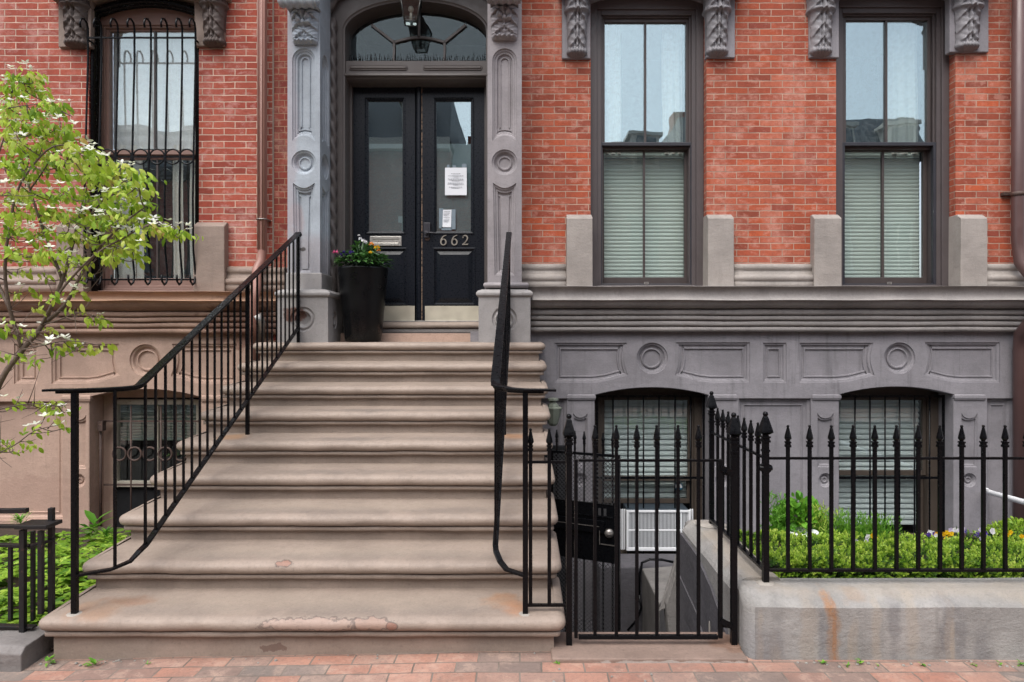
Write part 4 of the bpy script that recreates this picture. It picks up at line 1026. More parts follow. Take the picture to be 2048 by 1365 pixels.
notice('small narrow white notice held by grey tape low on the right door pane', 885.5, 902.5, 420, 455, [(878, 886.5, 417, 457), (902, 911, 419, 459), (883, 903, 454, 461)],
       [(.1, .15, .9), (.2, .1, .85), (.28, .1, .7), (.34, .12, .5), (.45, .1, .85), (.58, .1, .8), (.64, .1, .7), (.7, .12, .6)], .3)

# ---------------------------------------------------------------- pot with flowers
PX, PY, PZ = X(722.5, 6.62), 6.70, ZT[8]
pot = empty('flower_pot', (PX, PY, PZ), 'tall tapered black glazed pot on the top landing left of the doors', 'pot')
m = MB(); m.lathe([(.0, .012), (.150, .004), (.172, .006), (.175, .012), (.196, .22), (.222, .48), (.240, .70), (.243, .715), (.238, .722), (.226, .720), (.222, .70), (.216, .66)], (PX, PY, PZ), 48); build(m, 'pot_body', M['pot'], pot)
m = MB(); m.lathe([(.0, 0), (.217, 0)], (PX, PY, PZ+.675), 24); build(m, 'potting_soil', M['soil'], pot)
def leaf(m, tints, base, d, up, L, W, tint, fold=.25, droop=.25, n=4):
    """one ovate leaf: folded along its midrib, bending down along its length"""
    d = Vector(d).normalized(); s = d.cross(Vector(up)); s = s.normalized() if s.length > 1e-4 else Vector((1, 0, 0)); u = s.cross(d).normalized()
    vs = []; b0 = Vector(base)
    prof = [(0, .06), (.28, .85), (.58, 1.0), (.84, .55), (1, .03)]
    for t, w in prof:
        c = b0 + d*(L*t) - u*(L*droop*t*t); ww = W*.5*w
        vs += [c - s*ww + u*(ww*fold), c, c + s*ww + u*(ww*fold)]
    fs = []
    for k in range(len(prof)-1):
        a = k*3; fs += [(a, a+1, a+4, a+3), (a+1, a+2, a+5, a+4)]
    m.add(vs, fs, True); tints += [tint]*len(vs)
def leaf4(m, tints, base, d, up, L, W, tint, droop=.15):
    d = Vector(d).normalized(); s = d.cross(Vector(up)); s = s.normalized() if s.length > 1e-4 else Vector((1, 0, 0)); u = s.cross(d).normalized(); b0 = Vector(base)
    m.add([b0, b0 + d*L*.5 - s*W*.5 + u*W*.12, b0 + d*L - u*L*droop, b0 + d*L*.5 + s*W*.5 + u*W*.12], [(0, 1, 2, 3)], True); tints += [tint]*4
def rdir(rnd, zmin=-1, zmax=1):
    a = rnd.uniform(0, 2*PI); z = rnd.uniform(zmin, zmax); r = math.sqrt(max(0, 1-z*z)); return Vector((r*math.cos(a), r*math.sin(a), z))
def finish(m, ti, name, mat, parent, **k):
    m.tint = ti; return build(m, name, mat, parent, normals=False, **k)
plant = empty('flowering_plant', (PX, PY, PZ+.68), 'bushy mixed flowers in pink, purple, white and orange filling the black pot', 'flowers')
rnd = random.Random(3); m = MB(); ti = []; st_ = MB()
for i in range(330):
    a = rnd.uniform(0, 2*PI); r = math.sqrt(rnd.random())*.235; h = .02 + (.21 + .08*noise.noise((r*9*math.cos(a), r*9*math.sin(a), 2)))*(1 - (r/.28)**2)*rnd.uniform(.55, 1.05)
    base = Vector((PX + r*math.cos(a), PY + r*math.sin(a), PZ+.69+h)); out = Vector((math.cos(a), math.sin(a), 0))*(.3+r*3.2) + Vector((rnd.uniform(-.5, .5), rnd.uniform(-.5, .5), rnd.uniform(-.1, .7)))
    leaf(m, ti, base, out, (0, 0, 1), rnd.uniform(.06, .10), rnd.uniform(.032, .05), min(1, max(0, rnd.gauss(.45 + h*1.2, .2))), .2, .35)
    if i % 3 == 0: st_.tube([(PX + r*.4*math.cos(a), PY + r*.4*math.sin(a), PZ+.68), base], .0022, 5)
for i in range(26):                                                  # upright narrow leaves in the middle
    a = rnd.uniform(0, 2*PI); leaf(m, ti, (PX-.02 + .03*math.cos(a), PY, PZ+.80+rnd.uniform(0, .1)), (math.cos(a)*.6, math.sin(a)*.6, 1.0), (0, 1, 0), .10, .014, rnd.uniform(.2, .7), .1, .2)
finish(m, ti, 'foliage', M['pot_leaf'], plant); build(st_, 'stems', M['pot_leaf'], plant)
def blossom(c, r, mat, parent, n=14, k=.5, name='flower'):
    m = MB(); ti = []
    for i in range(n):
        d = rdir(rnd, -.1, 1); d.y -= .35; d.normalize(); leaf4(m, ti, Vector(c)+d*r*.35, d, rdir(rnd), r*.95, r*.8, rnd.random(), .3)
    return finish(m, ti, name, mat, parent)
q = lambda px, py, D=6.55: (X(px, D), D, Z(py, D))
for px, py, r, k, D in ((671, 506, .026, 'petal_pink', 6.62), (688, 511, .036, 'petal_purple', 6.52), (703, 507, .026, 'petal_purple', 6.52), (727, 484, .024, 'petal_white', 6.6), (721, 479, .018, 'petal_white', 6.62), (731, 487, .022, 'petal_white', 6.6), (718, 472, .012, 'petal_white', 6.62),
                     (743, 490, .024, 'petal_orange', 6.52), (754, 496, .026, 'petal_yellow', 6.52), (757, 502, .017, 'petal_orange', 6.52), (741, 506, .015, 'petal_yellow', 6.48)):
    blossom(q(px, py, D), r, M[k], plant, 16)
m = MB()
for px, py, D in ((671, 506, 6.62), (727, 484, 6.6), (718, 474, 6.62), (743, 491, 6.54), (754, 497, 6.54)): m.tube([(PX + (X(px, D)-PX)*.5, PY-.04, PZ+.76), q(px, py+3, D)], .0025, 5)
build(m, 'flower_stems', M['pot_leaf'], plant)

# ================================================================ AREAWAY, GATE, FENCES, GARDEN WALL (right)
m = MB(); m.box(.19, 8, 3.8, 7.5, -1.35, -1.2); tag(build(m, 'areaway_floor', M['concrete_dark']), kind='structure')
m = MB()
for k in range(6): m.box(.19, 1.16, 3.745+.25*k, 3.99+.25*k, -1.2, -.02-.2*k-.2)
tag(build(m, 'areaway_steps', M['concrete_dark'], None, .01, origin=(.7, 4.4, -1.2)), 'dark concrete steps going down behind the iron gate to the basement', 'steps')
m = MB()
m.box(.16, 1.145, 3.42, 3.74, -.2, .022)
tag(build(m, 'gate_threshold', M['sill_brown'], None, .008, origin=(.7, 3.5, 0)), 'brown stone threshold under the iron gate', 'threshold')
m = MB(); m.box(.19, .50, 6.80, 6.862, -1.2, .56); m.box(.22, .47, 6.79, 6.80, -.9, .0); build(m, 'gate_shade_slab', M['dark_room'], house, .004)  # dark slab on the basement wall, standing in for shade behind the mesh
# foundation ledge under the basement window, left of the wedge
m = MB(); m.box(.75, 1.62, 6.45, 6.86, -1.2, Z(1131, 6.5)); tag(build(m, 'foundation_ledge', M['concrete_dark'], None, .012, origin=(1.2, 6.6, -1.2)), 'dark grey foundation ledge under the window with the air conditioner', 'ledge')
# garden wall: low front run and a side run back along the areaway
gw = empty('garden_wall', (2.2, 3.5, 0), 'low grey concrete garden wall with rust streaks around the hedge bed', 'wall')
def wall_prof(y0, y1, zt, ch=.075, drop=.065, zb=-.3): return [(y0, zb), (y0, zt-drop), (y0+.010, zt-drop+.010), (y0+ch, zt-.004), (y0+ch+.02, zt), (y1-.02, zt), (y1, zt-.02), (y1, zb)]
m = MB(); mould_x(m, wall_prof(3.455, 3.72, .328), 1.19, 6.0, .1, .006, 1.0, False)
# rounded left end
end = wall_prof(3.455, 3.72, .328)
m.rings([[(1.19, y, z) for y, z in end], [(1.165, 3.475 + (y-3.455)*.93, z-.004 if z > .2 else z) for y, z in end], [(1.148, 3.52 + (y-3.455)*.78, z-.02 if z > .2 else z) for y, z in end]], False, False, True, True)
build(m, 'front_wall', M['concrete_wall'], gw)
m = MB(); rs = []
for i in range(12):
    y = 3.66 + (4.78-3.66)*i/11; w_ = .004*noise.noise((y*3, 2, 0))
    zt = .345 + .012*(y-3.6)
    rs.append([(1.135+w_, y, -1.25), (1.135+w_, y, zt-.07), (1.15+w_, y, zt-.05), (1.20+w_, y, zt-.005), (1.22, y, zt), (1.385, y, zt), (1.40, y, zt-.02), (1.40, y, -.3)])
m.rings(rs, False, True, True, False); build(m, 'side_wall', M['concrete_wall'], gw)
m = MB(); m.prism([(3.70, -1.25), (4.785, -1.25), (4.785, .27), (4.35, .255), (4.0, .16), (3.70, .02)], lambda u, v, d: (d, u, v), 1.118, 1.134); m.prism([(3.70, -1.24), (4.78, -1.24), (4.78, -.02), (4.3, -.10), (3.70, -.42)], lambda u, v, d: (d, u, v), 1.108, 1.117); build(m, 'dark_side_face', M['concrete_dark'], gw)  # thin darker sheets over the areaway side of the side wall
m = MB(); m.lathe([(.0, -.004), (.028, -.002), (.03, .0)], (1.116, 4.02, -.10), 9, 'x', sq=(.6, 2.2)); build(m, 'chip', M['mortar'], gw)
# cracked-off slab leaning against the end of the side wall and the sloped cheek block behind it
def q3(px, py, D): return (X(px, D), D, Z(py, D))
m = MB(); A = [q3(1322, 1215, 4.92), q3(1371, 1062, 4.92), q3(1378, 1092, 4.92), q3(1340, 1212, 4.92)]
fr_ = [q3(1316, 1226, 4.86), q3(1369, 1066, 4.86), q3(1388, 1084, 4.84), q3(1336, 1216, 4.84)]
m.rings([[(x+.02, y+.06, z) for x, y, z in fr_], fr_], True, True, True, False)
m2 = [q3(1379, 1052, 4.8), q3(1392, 1047, 4.8), q3(1420, 1062, 4.8), q3(1422, 1290, 4.8), q3(1340, 1290, 4.8), q3(1332, 1208, 4.8)]
m.rings([m2, [(x, y+.12, z) for x, y, z in m2]], True, True, True, False)
tag(build(m, 'broken_slab', M['cheek'], None, .01, origin=q3(1340, 1230, 4.9)), 'cracked dark concrete slab leaning at the end of the garden wall behind the gate', 'slab')
m = MB(); m3 = [q3(1284, 1137, 6.42), q3(1348, 1132, 6.42), q3(1345, 1180, 5.6), q3(1319, 1207, 5.25), q3(1300, 1170, 5.8)]
m.rings([[(x + .003*i, y, z if i == 0 else -1.2) for x, y, z in m3] for i in (0, 1)], True, True, True, False)
tag(build(m, 'stair_cheek', M['cheek'], None, .012, origin=q3(1310, 1290, 5.9)), 'sloping grey cheek block beyond the leaning slab, under the air conditioner', 'wall')

m = MB(); m.tube([q3(1278, 1190, 6.42), q3(1279, 1150, 6.42), q3(1284, 1126, 6.44), q3(1300, 1119, 6.44), q3(1325, 1120, 6.44), q3(1347, 1125, 6.44)], .012, 7); m.tube([q3(1278, 1190, 6.42), q3(1283, 1215, 6.4), q3(1274, 1240, 6.38), q3(1255, 1262, 6.36)], .012, 7)
tag(build(m, 'black_cable', M['iron'], None, origin=q3(1300, 1124, 6.5)), 'black cable draped over the foundation ledge below the air conditioner', 'cable')
# iron pickets with spear finials
def spear(m, x, y, z, k, four=False):
    k0 = k
    m.box(x-.0135*k, x+.0135*k, y-.0135*k, y+.0135*k, z, z+.012*k); m.box(x-.0105*k, x+.0105*k, y-.0105*k, y+.0105*k, z+.012*k, z+.022*k); m.box(x-.0135*k, x+.0135*k, y-.0135*k, y+.0135*k, z+.022*k, z+.030*k)
    m.lathe([(.010*k, .03*k), (.011*k, .036*k), (.0185*k, .046*k), (.017*k, .056*k), (.0075*k, .098*k), (.006*k, .104*k)], (x, y, z), 4 if four else 6, smooth=False, rot=PI/4)
    m.sphere((x, y, z+.110*k), .0082*k, 8, 5)
def picket_proto(h, w=.0165, spear_on=True):
    m = MB(); m.box(-w/2, w/2, -w/2, w/2, 0, h - (.118 if spear_on else 0))
    if spear_on: spear(m, 0, 0, h-.118, 1.0)
    return m
def post_mesh(h, w=.030):
    m = MB(); m.box(-w/2, w/2, -w/2, w/2, 0, h-.15); m.box(-w/2-.004, w/2+.004, -w/2-.004, w/2+.004, h-.205, h-.195)
    x = y = 0; z = h-.15
    m.box(-.021, .021, -.021, .021, z-.005, z+.006); m.box(-.017, .017, -.017, .017, z+.006, z+.018); m.box(-.021, .021, -.021, .021, z+.018, z+.026)
    m.lathe([(.018, .026), (.018, .034), (.045, .048), (.041, .062), (.017, .125), (.013, .132)], (0, 0, z), 4, smooth=False, rot=PI/4); m.sphere((0, 0, z+.143), .0145, 10, 6)
    return m
def local(mb, name, mat, parent, loc):
    o = build(mb, name, mat, None); o.parent = parent; o.location = Vector(loc) - wloc(parent); return o
def copies(src, parent, locs):
    for l_ in locs:
        c = src.copy(); C.objects.link(c); c.parent = parent; c.location = Vector(l_) - wloc(parent)
FY = 3.62; FX = 1.302
fence = empty('iron_fence', (FX, FY, .33), 'black iron spear-topped fence on the garden wall, running right and back from its corner post', 'fence')
pk = local(picket_proto(1.169-.395), 'picket', M['iron'], fence, (FX+.119, FY, .395))
copies(pk, fence, [(FX+.119+.1152*i, FY, .395) for i in range(1, 18)])
copies(pk, fence, [(FX+.012*(1 if i > 4 else 0), FY + .1145*i, .395) for i in range(1, 9)])
po = local(post_mesh(1.233-.325), 'post', M['iron'], fence, (FX, FY, .325)); copies(po, fence, [(FX+.003, FY+1.03, .355)])
m = MB(); m.box(FX+.02, FX+2.2, FY-.007, FY+.007, .985, .998); build(m, 'top_rail', M['iron'], fence)
m = MB(); m.box(FX+.02, FX+2.2, FY-.012, FY+.012, .392, .405); build(m, 'bottom_rail', M['iron'], fence)
m = MB(); m.box(FX-.007, FX+.007, FY+.02, FY+1.01, .985, .998); build(m, 'top_rail', M['iron'], fence)
m = MB(); m.box(FX-.014, FX+.014, FY+.02, FY+1.01, .390, .404); build(m, 'bottom_rail', M['iron'], fence)
m = MB(); m.lathe([(.05, 0), (.045, .006), (.02, .012)], (FX, FY, .326), 12); m.lathe([(.09, 0), (.085, .006), (.02, .012)], (FX+.0, FY+1.03, .358), 12, sq=(1.2, 1)); build(m, 'mortar_patch', M['mortar'], fence)
m = MB(); m.lathe([(.012, -.035), (.016, -.03), (.016, .03), (.012, .035)], (FX, FY, .94), 8, 'x'); m.lathe([(.03, -.012), (.03, .012)], (FX, FY, .94), 10, 'y'); build(m, 'clamp', M['iron'], fence)
# gate
gy = 3.58; gxl, gxr = X(1138, gy), X(1467.5, gy)
gate = empty('iron_gate', ((gxl+gxr)/2, gy, .02), 'closed black iron gate of spear-topped bars beside the stoop', 'gate')
gp = local(post_mesh(1.22), 'gate_post', M['iron'], gate, (gxl, gy, .005)); copies(gp, gate, [(gxr, gy, .012)])
gz0, gz1 = Z(1276, gy), Z(919, gy)
gpk = local(picket_proto(Z(850, gy)-gz0), 'picket', M['iron'], gate, (X(1190, gy), gy, gz0))
copies(gpk, gate, [(X(px, gy), gy, gz0) for px in (1232.7, 1273.6, 1313.5, 1356, 1397)])
xs0, xs1 = X(1152, gy), X(1440.5, gy)
m = MB(); m.box(xs0-.009, xs0+.009, gy-.009, gy+.009, gz0, gz1); m.box(xs1-.011, xs1+.011, gy-.011, gy+.011, gz0, gz1); build(m, 'stile', M['iron'], gate, .002)
m = MB(); m.box(xs0+.013, xs1-.015, gy-.008, gy+.008, gz1-.012, gz1); build(m, 'top_rail', M['iron'], gate)
m = MB(); m.box(xs0+.013, xs1-.015, gy-.013, gy+.013, gz0-.004, gz0+.014); build(m, 'bottom_rail', M['iron'], gate)
for py in (942, 1247):
    m = MB(); zz = Z(py, gy); m.tube([(xs1, gy-.014, zz+.02), (xs1+.03, gy-.02, zz+.006), (gxr-.01, gy-.014, zz-.012)], .01, w=(.004, .014)); m.tube([(xs1+.01, gy, zz-.012), (gxr, gy, zz-.02)], .009, 6); build(m, 'hinge', M['iron'], gate)
m = MB(); m.lathe([(.05, 0), (.04, .008)], (gxl, gy, .008), 10); m.lathe([(.05, 0), (.04, .008)], (gxr, gy, .016), 10); build(m, 'mortar_patch', M['sill_brown'], gate)
# short panel between newel and gate post
sp = empty('iron_fence', (X(1090, 3.58), 3.58, .4), 'short black iron panel of two spear bars between stair newel and gate post', 'fence')
spk = local(picket_proto(Z(857, gy)-Z(1211, gy), .019), 'picket', M['iron'], sp, (X(1061, gy), gy, Z(1211, gy))); copies(spk, sp, [(X(1098.5, gy), gy, Z(1211, gy))])
m = MB(); m.box(X(1053, gy), gxl-.02, gy-.007, gy+.007, Z(927, gy), Z(922, gy)); build(m, 'top_rail', M['iron'], sp)
m = MB(); m.box(X(1055, gy), gxl-.02, gy-.009, gy+.009, Z(1213, gy), Z(1208, gy)); build(m, 'bottom_rail', M['iron'], sp)
# mesh security door standing open in the areaway
sd = empty('security_gate', (.27, 5.6, -1.2), 'black expanded-metal security door with a round lock, standing open below the stoop', 'gate')
A0 = Vector((X(1100, 5.62), 5.62, 0)); A1 = Vector((X(1240, 5.36), 5.36, 0)); AW = (A1-A0).length; AD = (A1-A0).normalized()
def ap(u, z, o=0.0): p = A0 + AD*u; return (p.x + o*AD.y, p.y - o*AD.x, z)
ztop = Z(905, 5.5); zp1, zp0 = Z(1003, 5.5), Z(1118, 5.5); zbm = -1.15
def abox(m, u0, u1, z0, z1, o0, o1): m.rings([[ap(u0, z0, o0), ap(u1, z0, o0), ap(u1, z1, o0), ap(u0, z1, o0)], [ap(u0, z0, o1), ap(u1, z0, o1), ap(u1, z1, o1), ap(u0, z1, o1)]], True, True, True, False)
m = MB(); abox(m, 0, .035, zbm, ztop, -.015, .015); abox(m, AW-.035, AW, zbm, ztop, -.015, .015); abox(m, .035, AW-.035, ztop-.02, ztop, -.012, .012); abox(m, .035, AW-.035, zbm, zbm+.03, -.012, .012); build(m, 'gate_frame', M['iron'], sd)
m = MB(); abox(m, .036, AW-.036, zp0, zp1, -.012, .010); abox(m, .0, AW-.12, Z(1060, 5.5), Z(1036, 5.5), .011, .03); abox(m, .05, AW-.05, Z(1030, 5.5)-.0, Z(1027, 5.5), .011, .016); build(m, 'lock_plate', M['iron'], sd, .003)
def mesh_panel(z0, z1):
    m = MB(); px_, pz_ = .034, .0165; k = pz_*2/px_
    u0, u1 = .036, AW-.036
    for s in (1, -1):
        c = -((u1-u0)*k) if s > 0 else 0
        lim = (z1-z0) if s > 0 else (z1-z0) + (u1-u0)*k
        while c < lim:
            # line z = z0 + c + s*k*(u-u0)
            ua, ub = u0, u1
            if s > 0: ua = max(u0, u0 - c/k); ub = min(u1, u0 + ((z1-z0)-c)/k)
            else: ua = max(u0, u0 + (c-(z1-z0))/k); ub = min(u1, u0 + c/k)
            if ub - ua > .004:
                za, zc = z0 + c + s*k*(ua-u0), z0 + c + s*k*(ub-u0)
                m.rings([[ap(ua, za-.003, o), ap(ub, zc-.003, o), ap(ub, zc+.003, o), ap(ua, za+.003, o)] for o in (.014, .017)], True, True, True, False)
            c += pz_*2
    return m
build(mesh_panel(zp1, ztop-.02), 'upper_mesh', M['mesh_grey'], sd); build(mesh_panel(zbm+.03, zp0), 'lower_mesh', M['mesh_grey'], sd)
m = MB()
for i in range(7):
    p = ap(.06 + (AW-.12)*i/6, 0); m.box(p[0]-.008, p[0]+.008, p[1]-.006, p[1]+.006, zbm+.02, ztop+ .07)
    spear(m, p[0], p[1], ztop+.07, .85)
build(m, 'bars', M['iron'], sd)
m = MB(); c = ap(AW-.085, Z(1066, 5.4), .012)
m.lathe([(.0, -.03), (.02, -.028), (.034, -.018), (.036, -.012), (.036, 0)], c, 20, 'y'); m.box(c[0]-.02, c[0]+.02, c[1]-.04, c[1]-.02, c[2]-.004, c[2]+.004); build(m, 'round_lock', M['galv'], sd)
m = MB(); abox(m, AW-.16, AW-.155, Z(1082, 5.5), Z(1055, 5.5), .031, .034); abox(m, .02, AW-.16, Z(1048, 5.5), Z(1046.5, 5.5), .031, .033); abox(m, AW-.155, AW-.02, Z(1083, 5.5), Z(1081, 5.5), .013, .016); build(m, 'latch_guard', M['galv'], sd)
for i in range(3):
    m = MB(); u_ = AW-.22 + i*.045; abox(m, u_, u_+.022, Z(1026, 5.5), Z(1012, 5.5), .011, .013); build(m, 'slot', M['mesh_grey'], sd)
# white handrail pipe at the right
m = MB(); pp = [q3(1973, 982, 6.82), q3(1982, 986, 6.6), q3(2060, 1008, 5.6), q3(2200, 1040, 4.9)]; m.tube(pp, .024, 10); m.sphere(pp[0], .03)
m.tube([q3(2200, 1040, 4.9), (X(2200, 4.9), 4.9, -1.2)], .024, 10)
tag(build(m, 'handrail_pipe', M['white'], None, origin=pp[2]), 'white painted pipe handrail sloping at the far right behind the fence', 'handrail')
# soil of the planted bed
m = MB(); m.grid(lambda u, v: (1.36 + 4.6*u, 3.70 + 1.1*v, .235 + .03*noise.noise((u*14, v*5, 0))), 40, 8); m.box(1.38, 6, 4.70, 4.80, -1.25, .26); tag(build(m, 'bed_soil', M['soil']), kind='structure')
M['grey_shade'] = mat_paint('grey_white_shade', (228, 232, 232), .85, .05, .1)
# ================================================================ PLANTS (right bed)
def shrub(name, label, cat, surf, n, mat, L, W, seed, core=None, group=None, four=True, zmin=-.2, sz=1.0):
    """leafy mass: surf(rnd) -> (point, outward direction)"""
    rnd = random.Random(seed); m = MB(); ti = []; base = None
    pts = [surf(rnd) for _ in range(n)]
    cxx = sum(p[0].x for p in pts)/n; cyy = sum(p[0].y for p in pts)/n; czz = min(p[0].z for p in pts)
    root = empty(name, (cxx, cyy, czz), label, cat, group)
    for p, d, t in pts:
        k = rnd.uniform(.75, 1.25)
        dd = (d + rdir(rnd)*.8).normalized()
        if dd.z < zmin: dd.z = abs(dd.z)
        (leaf4 if four else leaf)(m, ti, p, dd, rdir(rnd), L*k, W*k, min(1, max(0, t + rnd.gauss(0, .13))))
    finish(m, ti, 'foliage', mat, root)
    if core: build(core, 'twigs', M['box_core'], root)
    return root
M['box_core'] = mat_paint('dark_inner_twigs', (34, 38, 22), .9, .3, .2)
# boxwood hedge along the fence: lumpy top, tufted sprays
HX0, HX1 = 1.36, 6.0
def hedge_top(x, y):
    t = (y-3.74)/(4.62-3.74)
    h = .40 - .075*t - .02*min(1, max(0, (x-1.6)/.6)) + .035*noise.noise((x*3.1, y*3.3, 1.0)) + .035*noise.noise((x*8, y*8, 4.0))
    e = min(1, max(0, (y-3.69)/.08)); return .27 + (h-.27)*math.sqrt(max(0, 1-(1-e)**2))
def hedge_surf(r):
    # tufts: leaves gathered round sprig tips so light and dark clumps show
    x = HX0 + .03 + (3.75-HX0)*r.random(); 
    front_ = r.random() < .36
    if front_:
        z = .26 + r.random()*.21; y = 3.735 + .02*noise.noise((x*7, z*9, 3)) + .10*max(0, (z-.40)/.1)**2; d = Vector((0, -1, .25))
    else:
        y = 3.72 + (4.64-3.72)*r.random()**1.15; z = hedge_top(x, y); d = Vector((0, -.35, 1))
    cl = noise.noise((x*22, y*22, z*22)); dep = r.random()
    p = Vector((x, y, z)) - d.normalized()*(dep**1.6*.055) + d.normalized()*max(0, cl)*.035
    t = .30 + .42*cl + .34*(1-dep) - (.12 if front_ else 0)
    return p, d, t
core = MB(); core.grid(lambda u, v: (HX0 + .05 + (HX1-HX0)*u, 3.85 + .68*v, hedge_top(HX0+.05+(HX1-HX0)*u, 3.78+.84*v) - .07), 80, 12)
core.grid(lambda u, v: (HX0 + .05 + (HX1-HX0)*u, 3.81, .22 + .14*v), 40, 2)
hedge = empty('boxwood_hedge', (2.6, 4.1, .25), 'low clipped boxwood hedge with small glossy leaves inside the iron fence', 'hedge')
rnd = random.Random(5); m = MB(); ti = []
for k in range(2100):
    x = HX0 + .02 + (3.62-HX0)*rnd.random(); fr_ = rnd.random() < .30
    if fr_:
        z = .25 + rnd.random()*.16; y = 3.755 + .03*noise.noise((x*6, z*8, 3)); ax = Vector((rnd.gauss(0, .35), -1, rnd.uniform(0, .9)))
    else:
        y = 3.73 + .82*rnd.random()**1.1; z = hedge_top(x, y); ax = Vector((rnd.gauss(0, .4), rnd.gauss(-.35, .35), 1))
    ax.normalize(); ln = rnd.uniform(.05, .09)*(1.35 if rnd.random() < .12 else 1); p0 = Vector((x, y, z)) - ax*ln*.75
    t0 = .42 + .30*noise.noise((x*9, y*9, z*9)) + rnd.gauss(0, .08) - (.10 if fr_ else 0)
    side = ax.orthogonal().normalized(); n = 15
    for q_ in range(n):
        f = (q_+.5)/n; a = q_*2.4 + rnd.random(); sd = Matrix.Rotation(a, 3, ax) @ side
        leaf4(m, ti, p0 + ax*ln*f, sd*(1-.45*f) + ax*(.35+.75*f), ax, rnd.uniform(.016, .026), rnd.uniform(.010, .014), min(1, max(0, t0 - .42 + .62*f + rnd.gauss(0, .07))), .1)
finish(m, ti, 'foliage', M['box_leaf'], hedge); build(core, 'twigs', M['box_core'], hedge)
def blob(cx, cy, cz, rx, ry, rz, tb=.45, tk=.35, fr=9, low=.0):
    def s(r):
        d = rdir(r, low-.3, 1); k = (1 + .22*noise.noise((d.x*2.2+cx*3, d.y*2.2, d.z*2.2))) * (r.random()**.33)
        p = Vector((cx + d.x*rx*k, cy + d.y*ry*k, cz + d.z*rz*k)); cl = noise.noise((p.x*fr, p.y*fr, p.z*fr))
        return p, d, tb + tk*cl + .3*(k-.75)
    return s
def bcore(cx, cy, cz, rx, ry, rz): m = MB(); m.sphere((cx, cy, cz), .62, 14, 9, (rx, ry, rz)); return m
def qq(px, py, D): return X(px, D), D, Z(py, D)
x, y, z = qq(1984, 1085, 4.75); x += .22
shrub('boxwood_shrub', 'rounded boxwood clump rising at the far right behind the hedge', 'shrub', blob(x, y, z-.03, .30, .22, .18), 3200, M['box_leaf'], .028, .015, 8, bcore(x, y, z-.03, .30, .22, .18))
x, y, z = qq(1596, 1048, 4.72)
shrub('leafy_herb', 'bright green broad-leaved bush nearest the fence corner, behind the hedge', 'bush', blob(x, y, z-.02, .165, .13, .19, .5, .5, 14), 520, M['bright_leaf'], .055, .034, 9, bcore(x, y, z-.02, .14, .11, .16), four=False)
for k, (px, py, lab, sd_) in enumerate(((1674, 1056, 'feathery green dwarf cypress with pointed sprays, left of its pair', 21), (1745, 1062, 'feathery green dwarf cypress with pointed sprays, right of its pair', 22))):
    x, y, z = qq(px, py, 4.72)
    root = empty('dwarf_cypress', (x, y, z-.15), lab, 'shrub', 'dwarf cypresses behind the hedge'); r = random.Random(sd_); m = MB(); ti = []
    for s_ in range(85):
        a = r.uniform(0, 2*PI); el_ = r.random()**.6; d = Vector((math.cos(a)*(1.05-el_)*1.0, math.sin(a)*(1.05-el_)*.8, .35+el_)).normalized(); ln = r.uniform(.13, .25); t0 = r.uniform(.2, .75); b0 = Vector((x + r.gauss(0, .05), y + r.gauss(0, .04), z-.12))
        for q_ in range(34):
            f = r.random(); w_ = .045*(1-f*.8); s2 = rdir(r); pnt = b0 + d*ln*f + s2*w_*r.random()
            leaf4(m, ti, pnt, d + s2*.6, s2, r.uniform(.022, .036), .006, min(1, max(0, t0 + .35*(f-.5) + r.gauss(0, .1))))
    finish(m, ti, 'foliage', M['bright_leaf'], root)
# feathery herb and white pot rim
x, y, z = qq(1553, 1040, 4.6)
shrub('feathery_herb', 'thin feathery herb at the left end of the bed', 'herb', lambda r: (Vector((x + r.gauss(0, .04), y + r.gauss(0, .04), z - .1 + .26*r.random())), Vector((r.gauss(0, .4), 0, 1)), r.uniform(.2, .7)), 260, M['bright_leaf'], .05, .006, 31)
x, y, z = qq(1640, 1040, 4.6)
shrub('lavender_plant', 'greyish wispy lavender sprigs left of the cypresses', 'herb', lambda r: (Vector((x + r.gauss(0, .05), y + r.gauss(0, .04), z - .12 + .2*r.random())), Vector((r.gauss(0, .3), 0, 1)), r.uniform(.4, 1)), 240, M['box_leaf'], .05, .006, 32)
x, y, z = qq(1605, 1068, 4.55)
m = MB(); m.lathe([(.085, -.12), (.095, .0), (.10, .004), (.10, .02), (.088, .02), (.08, -.02)], (x, y, z), 24); tag(build(m, 'garden_pot', M['white'], None, origin=(x, y, z-.12)), 'small white pot rim half buried in the hedge', 'pot')
# pansies
def pansy(px, py, D, mats, label, seed, n=7, spread=.05, group='pansies behind the hedge'):
    x, y, z = qq(px, py-4, D); r = random.Random(seed)
    root = empty('pansy', (x, y, z-.08), label, 'flowers', group)
    mm = [MB() for _ in mats]; tt = [[] for _ in mats]; g = MB(); gt = []
    for i in range(n):
        k = i % len(mats); c = Vector((x + r.gauss(0, spread), y + r.gauss(0, .03), z + r.gauss(0, spread*.3)))
        g.tube([(c.x, c.y+.01, z-.10), c], .002, 4); gt += [.4]*8
        ang = r.uniform(0, 1); 
        for j in range(5):
            a = 2*PI*j/5 + ang; d = Vector((math.cos(a), -.25, math.sin(a))); leaf4(mm[k], tt[k], c, d, (0, -1, .2), .018, .019, r.random(), .1)
    for k, mt in enumerate(mats): finish(mm[k], tt[k], 'blossom', M[mt], root)
    for i in range(22):
        leaf4(g, gt, (x + r.gauss(0, spread), y + r.gauss(0, .03), z - .05 + r.gauss(0, .015)), rdir(r, 0, 1), rdir(r), .04, .016, r.random())
    finish(g, gt, 'leaves', M['box_leaf'], root)
pansy(1743, 1079, 4.50, ('petal_yellow', 'petal_white'), 'yellow and white pansies in front of the dwarf cypresses', 1, 6, .022)
pansy(1708, 1085, 4.50, ('petal_lilac',), 'few pale lilac pansies between hedge and cypresses', 2, 4, .03)
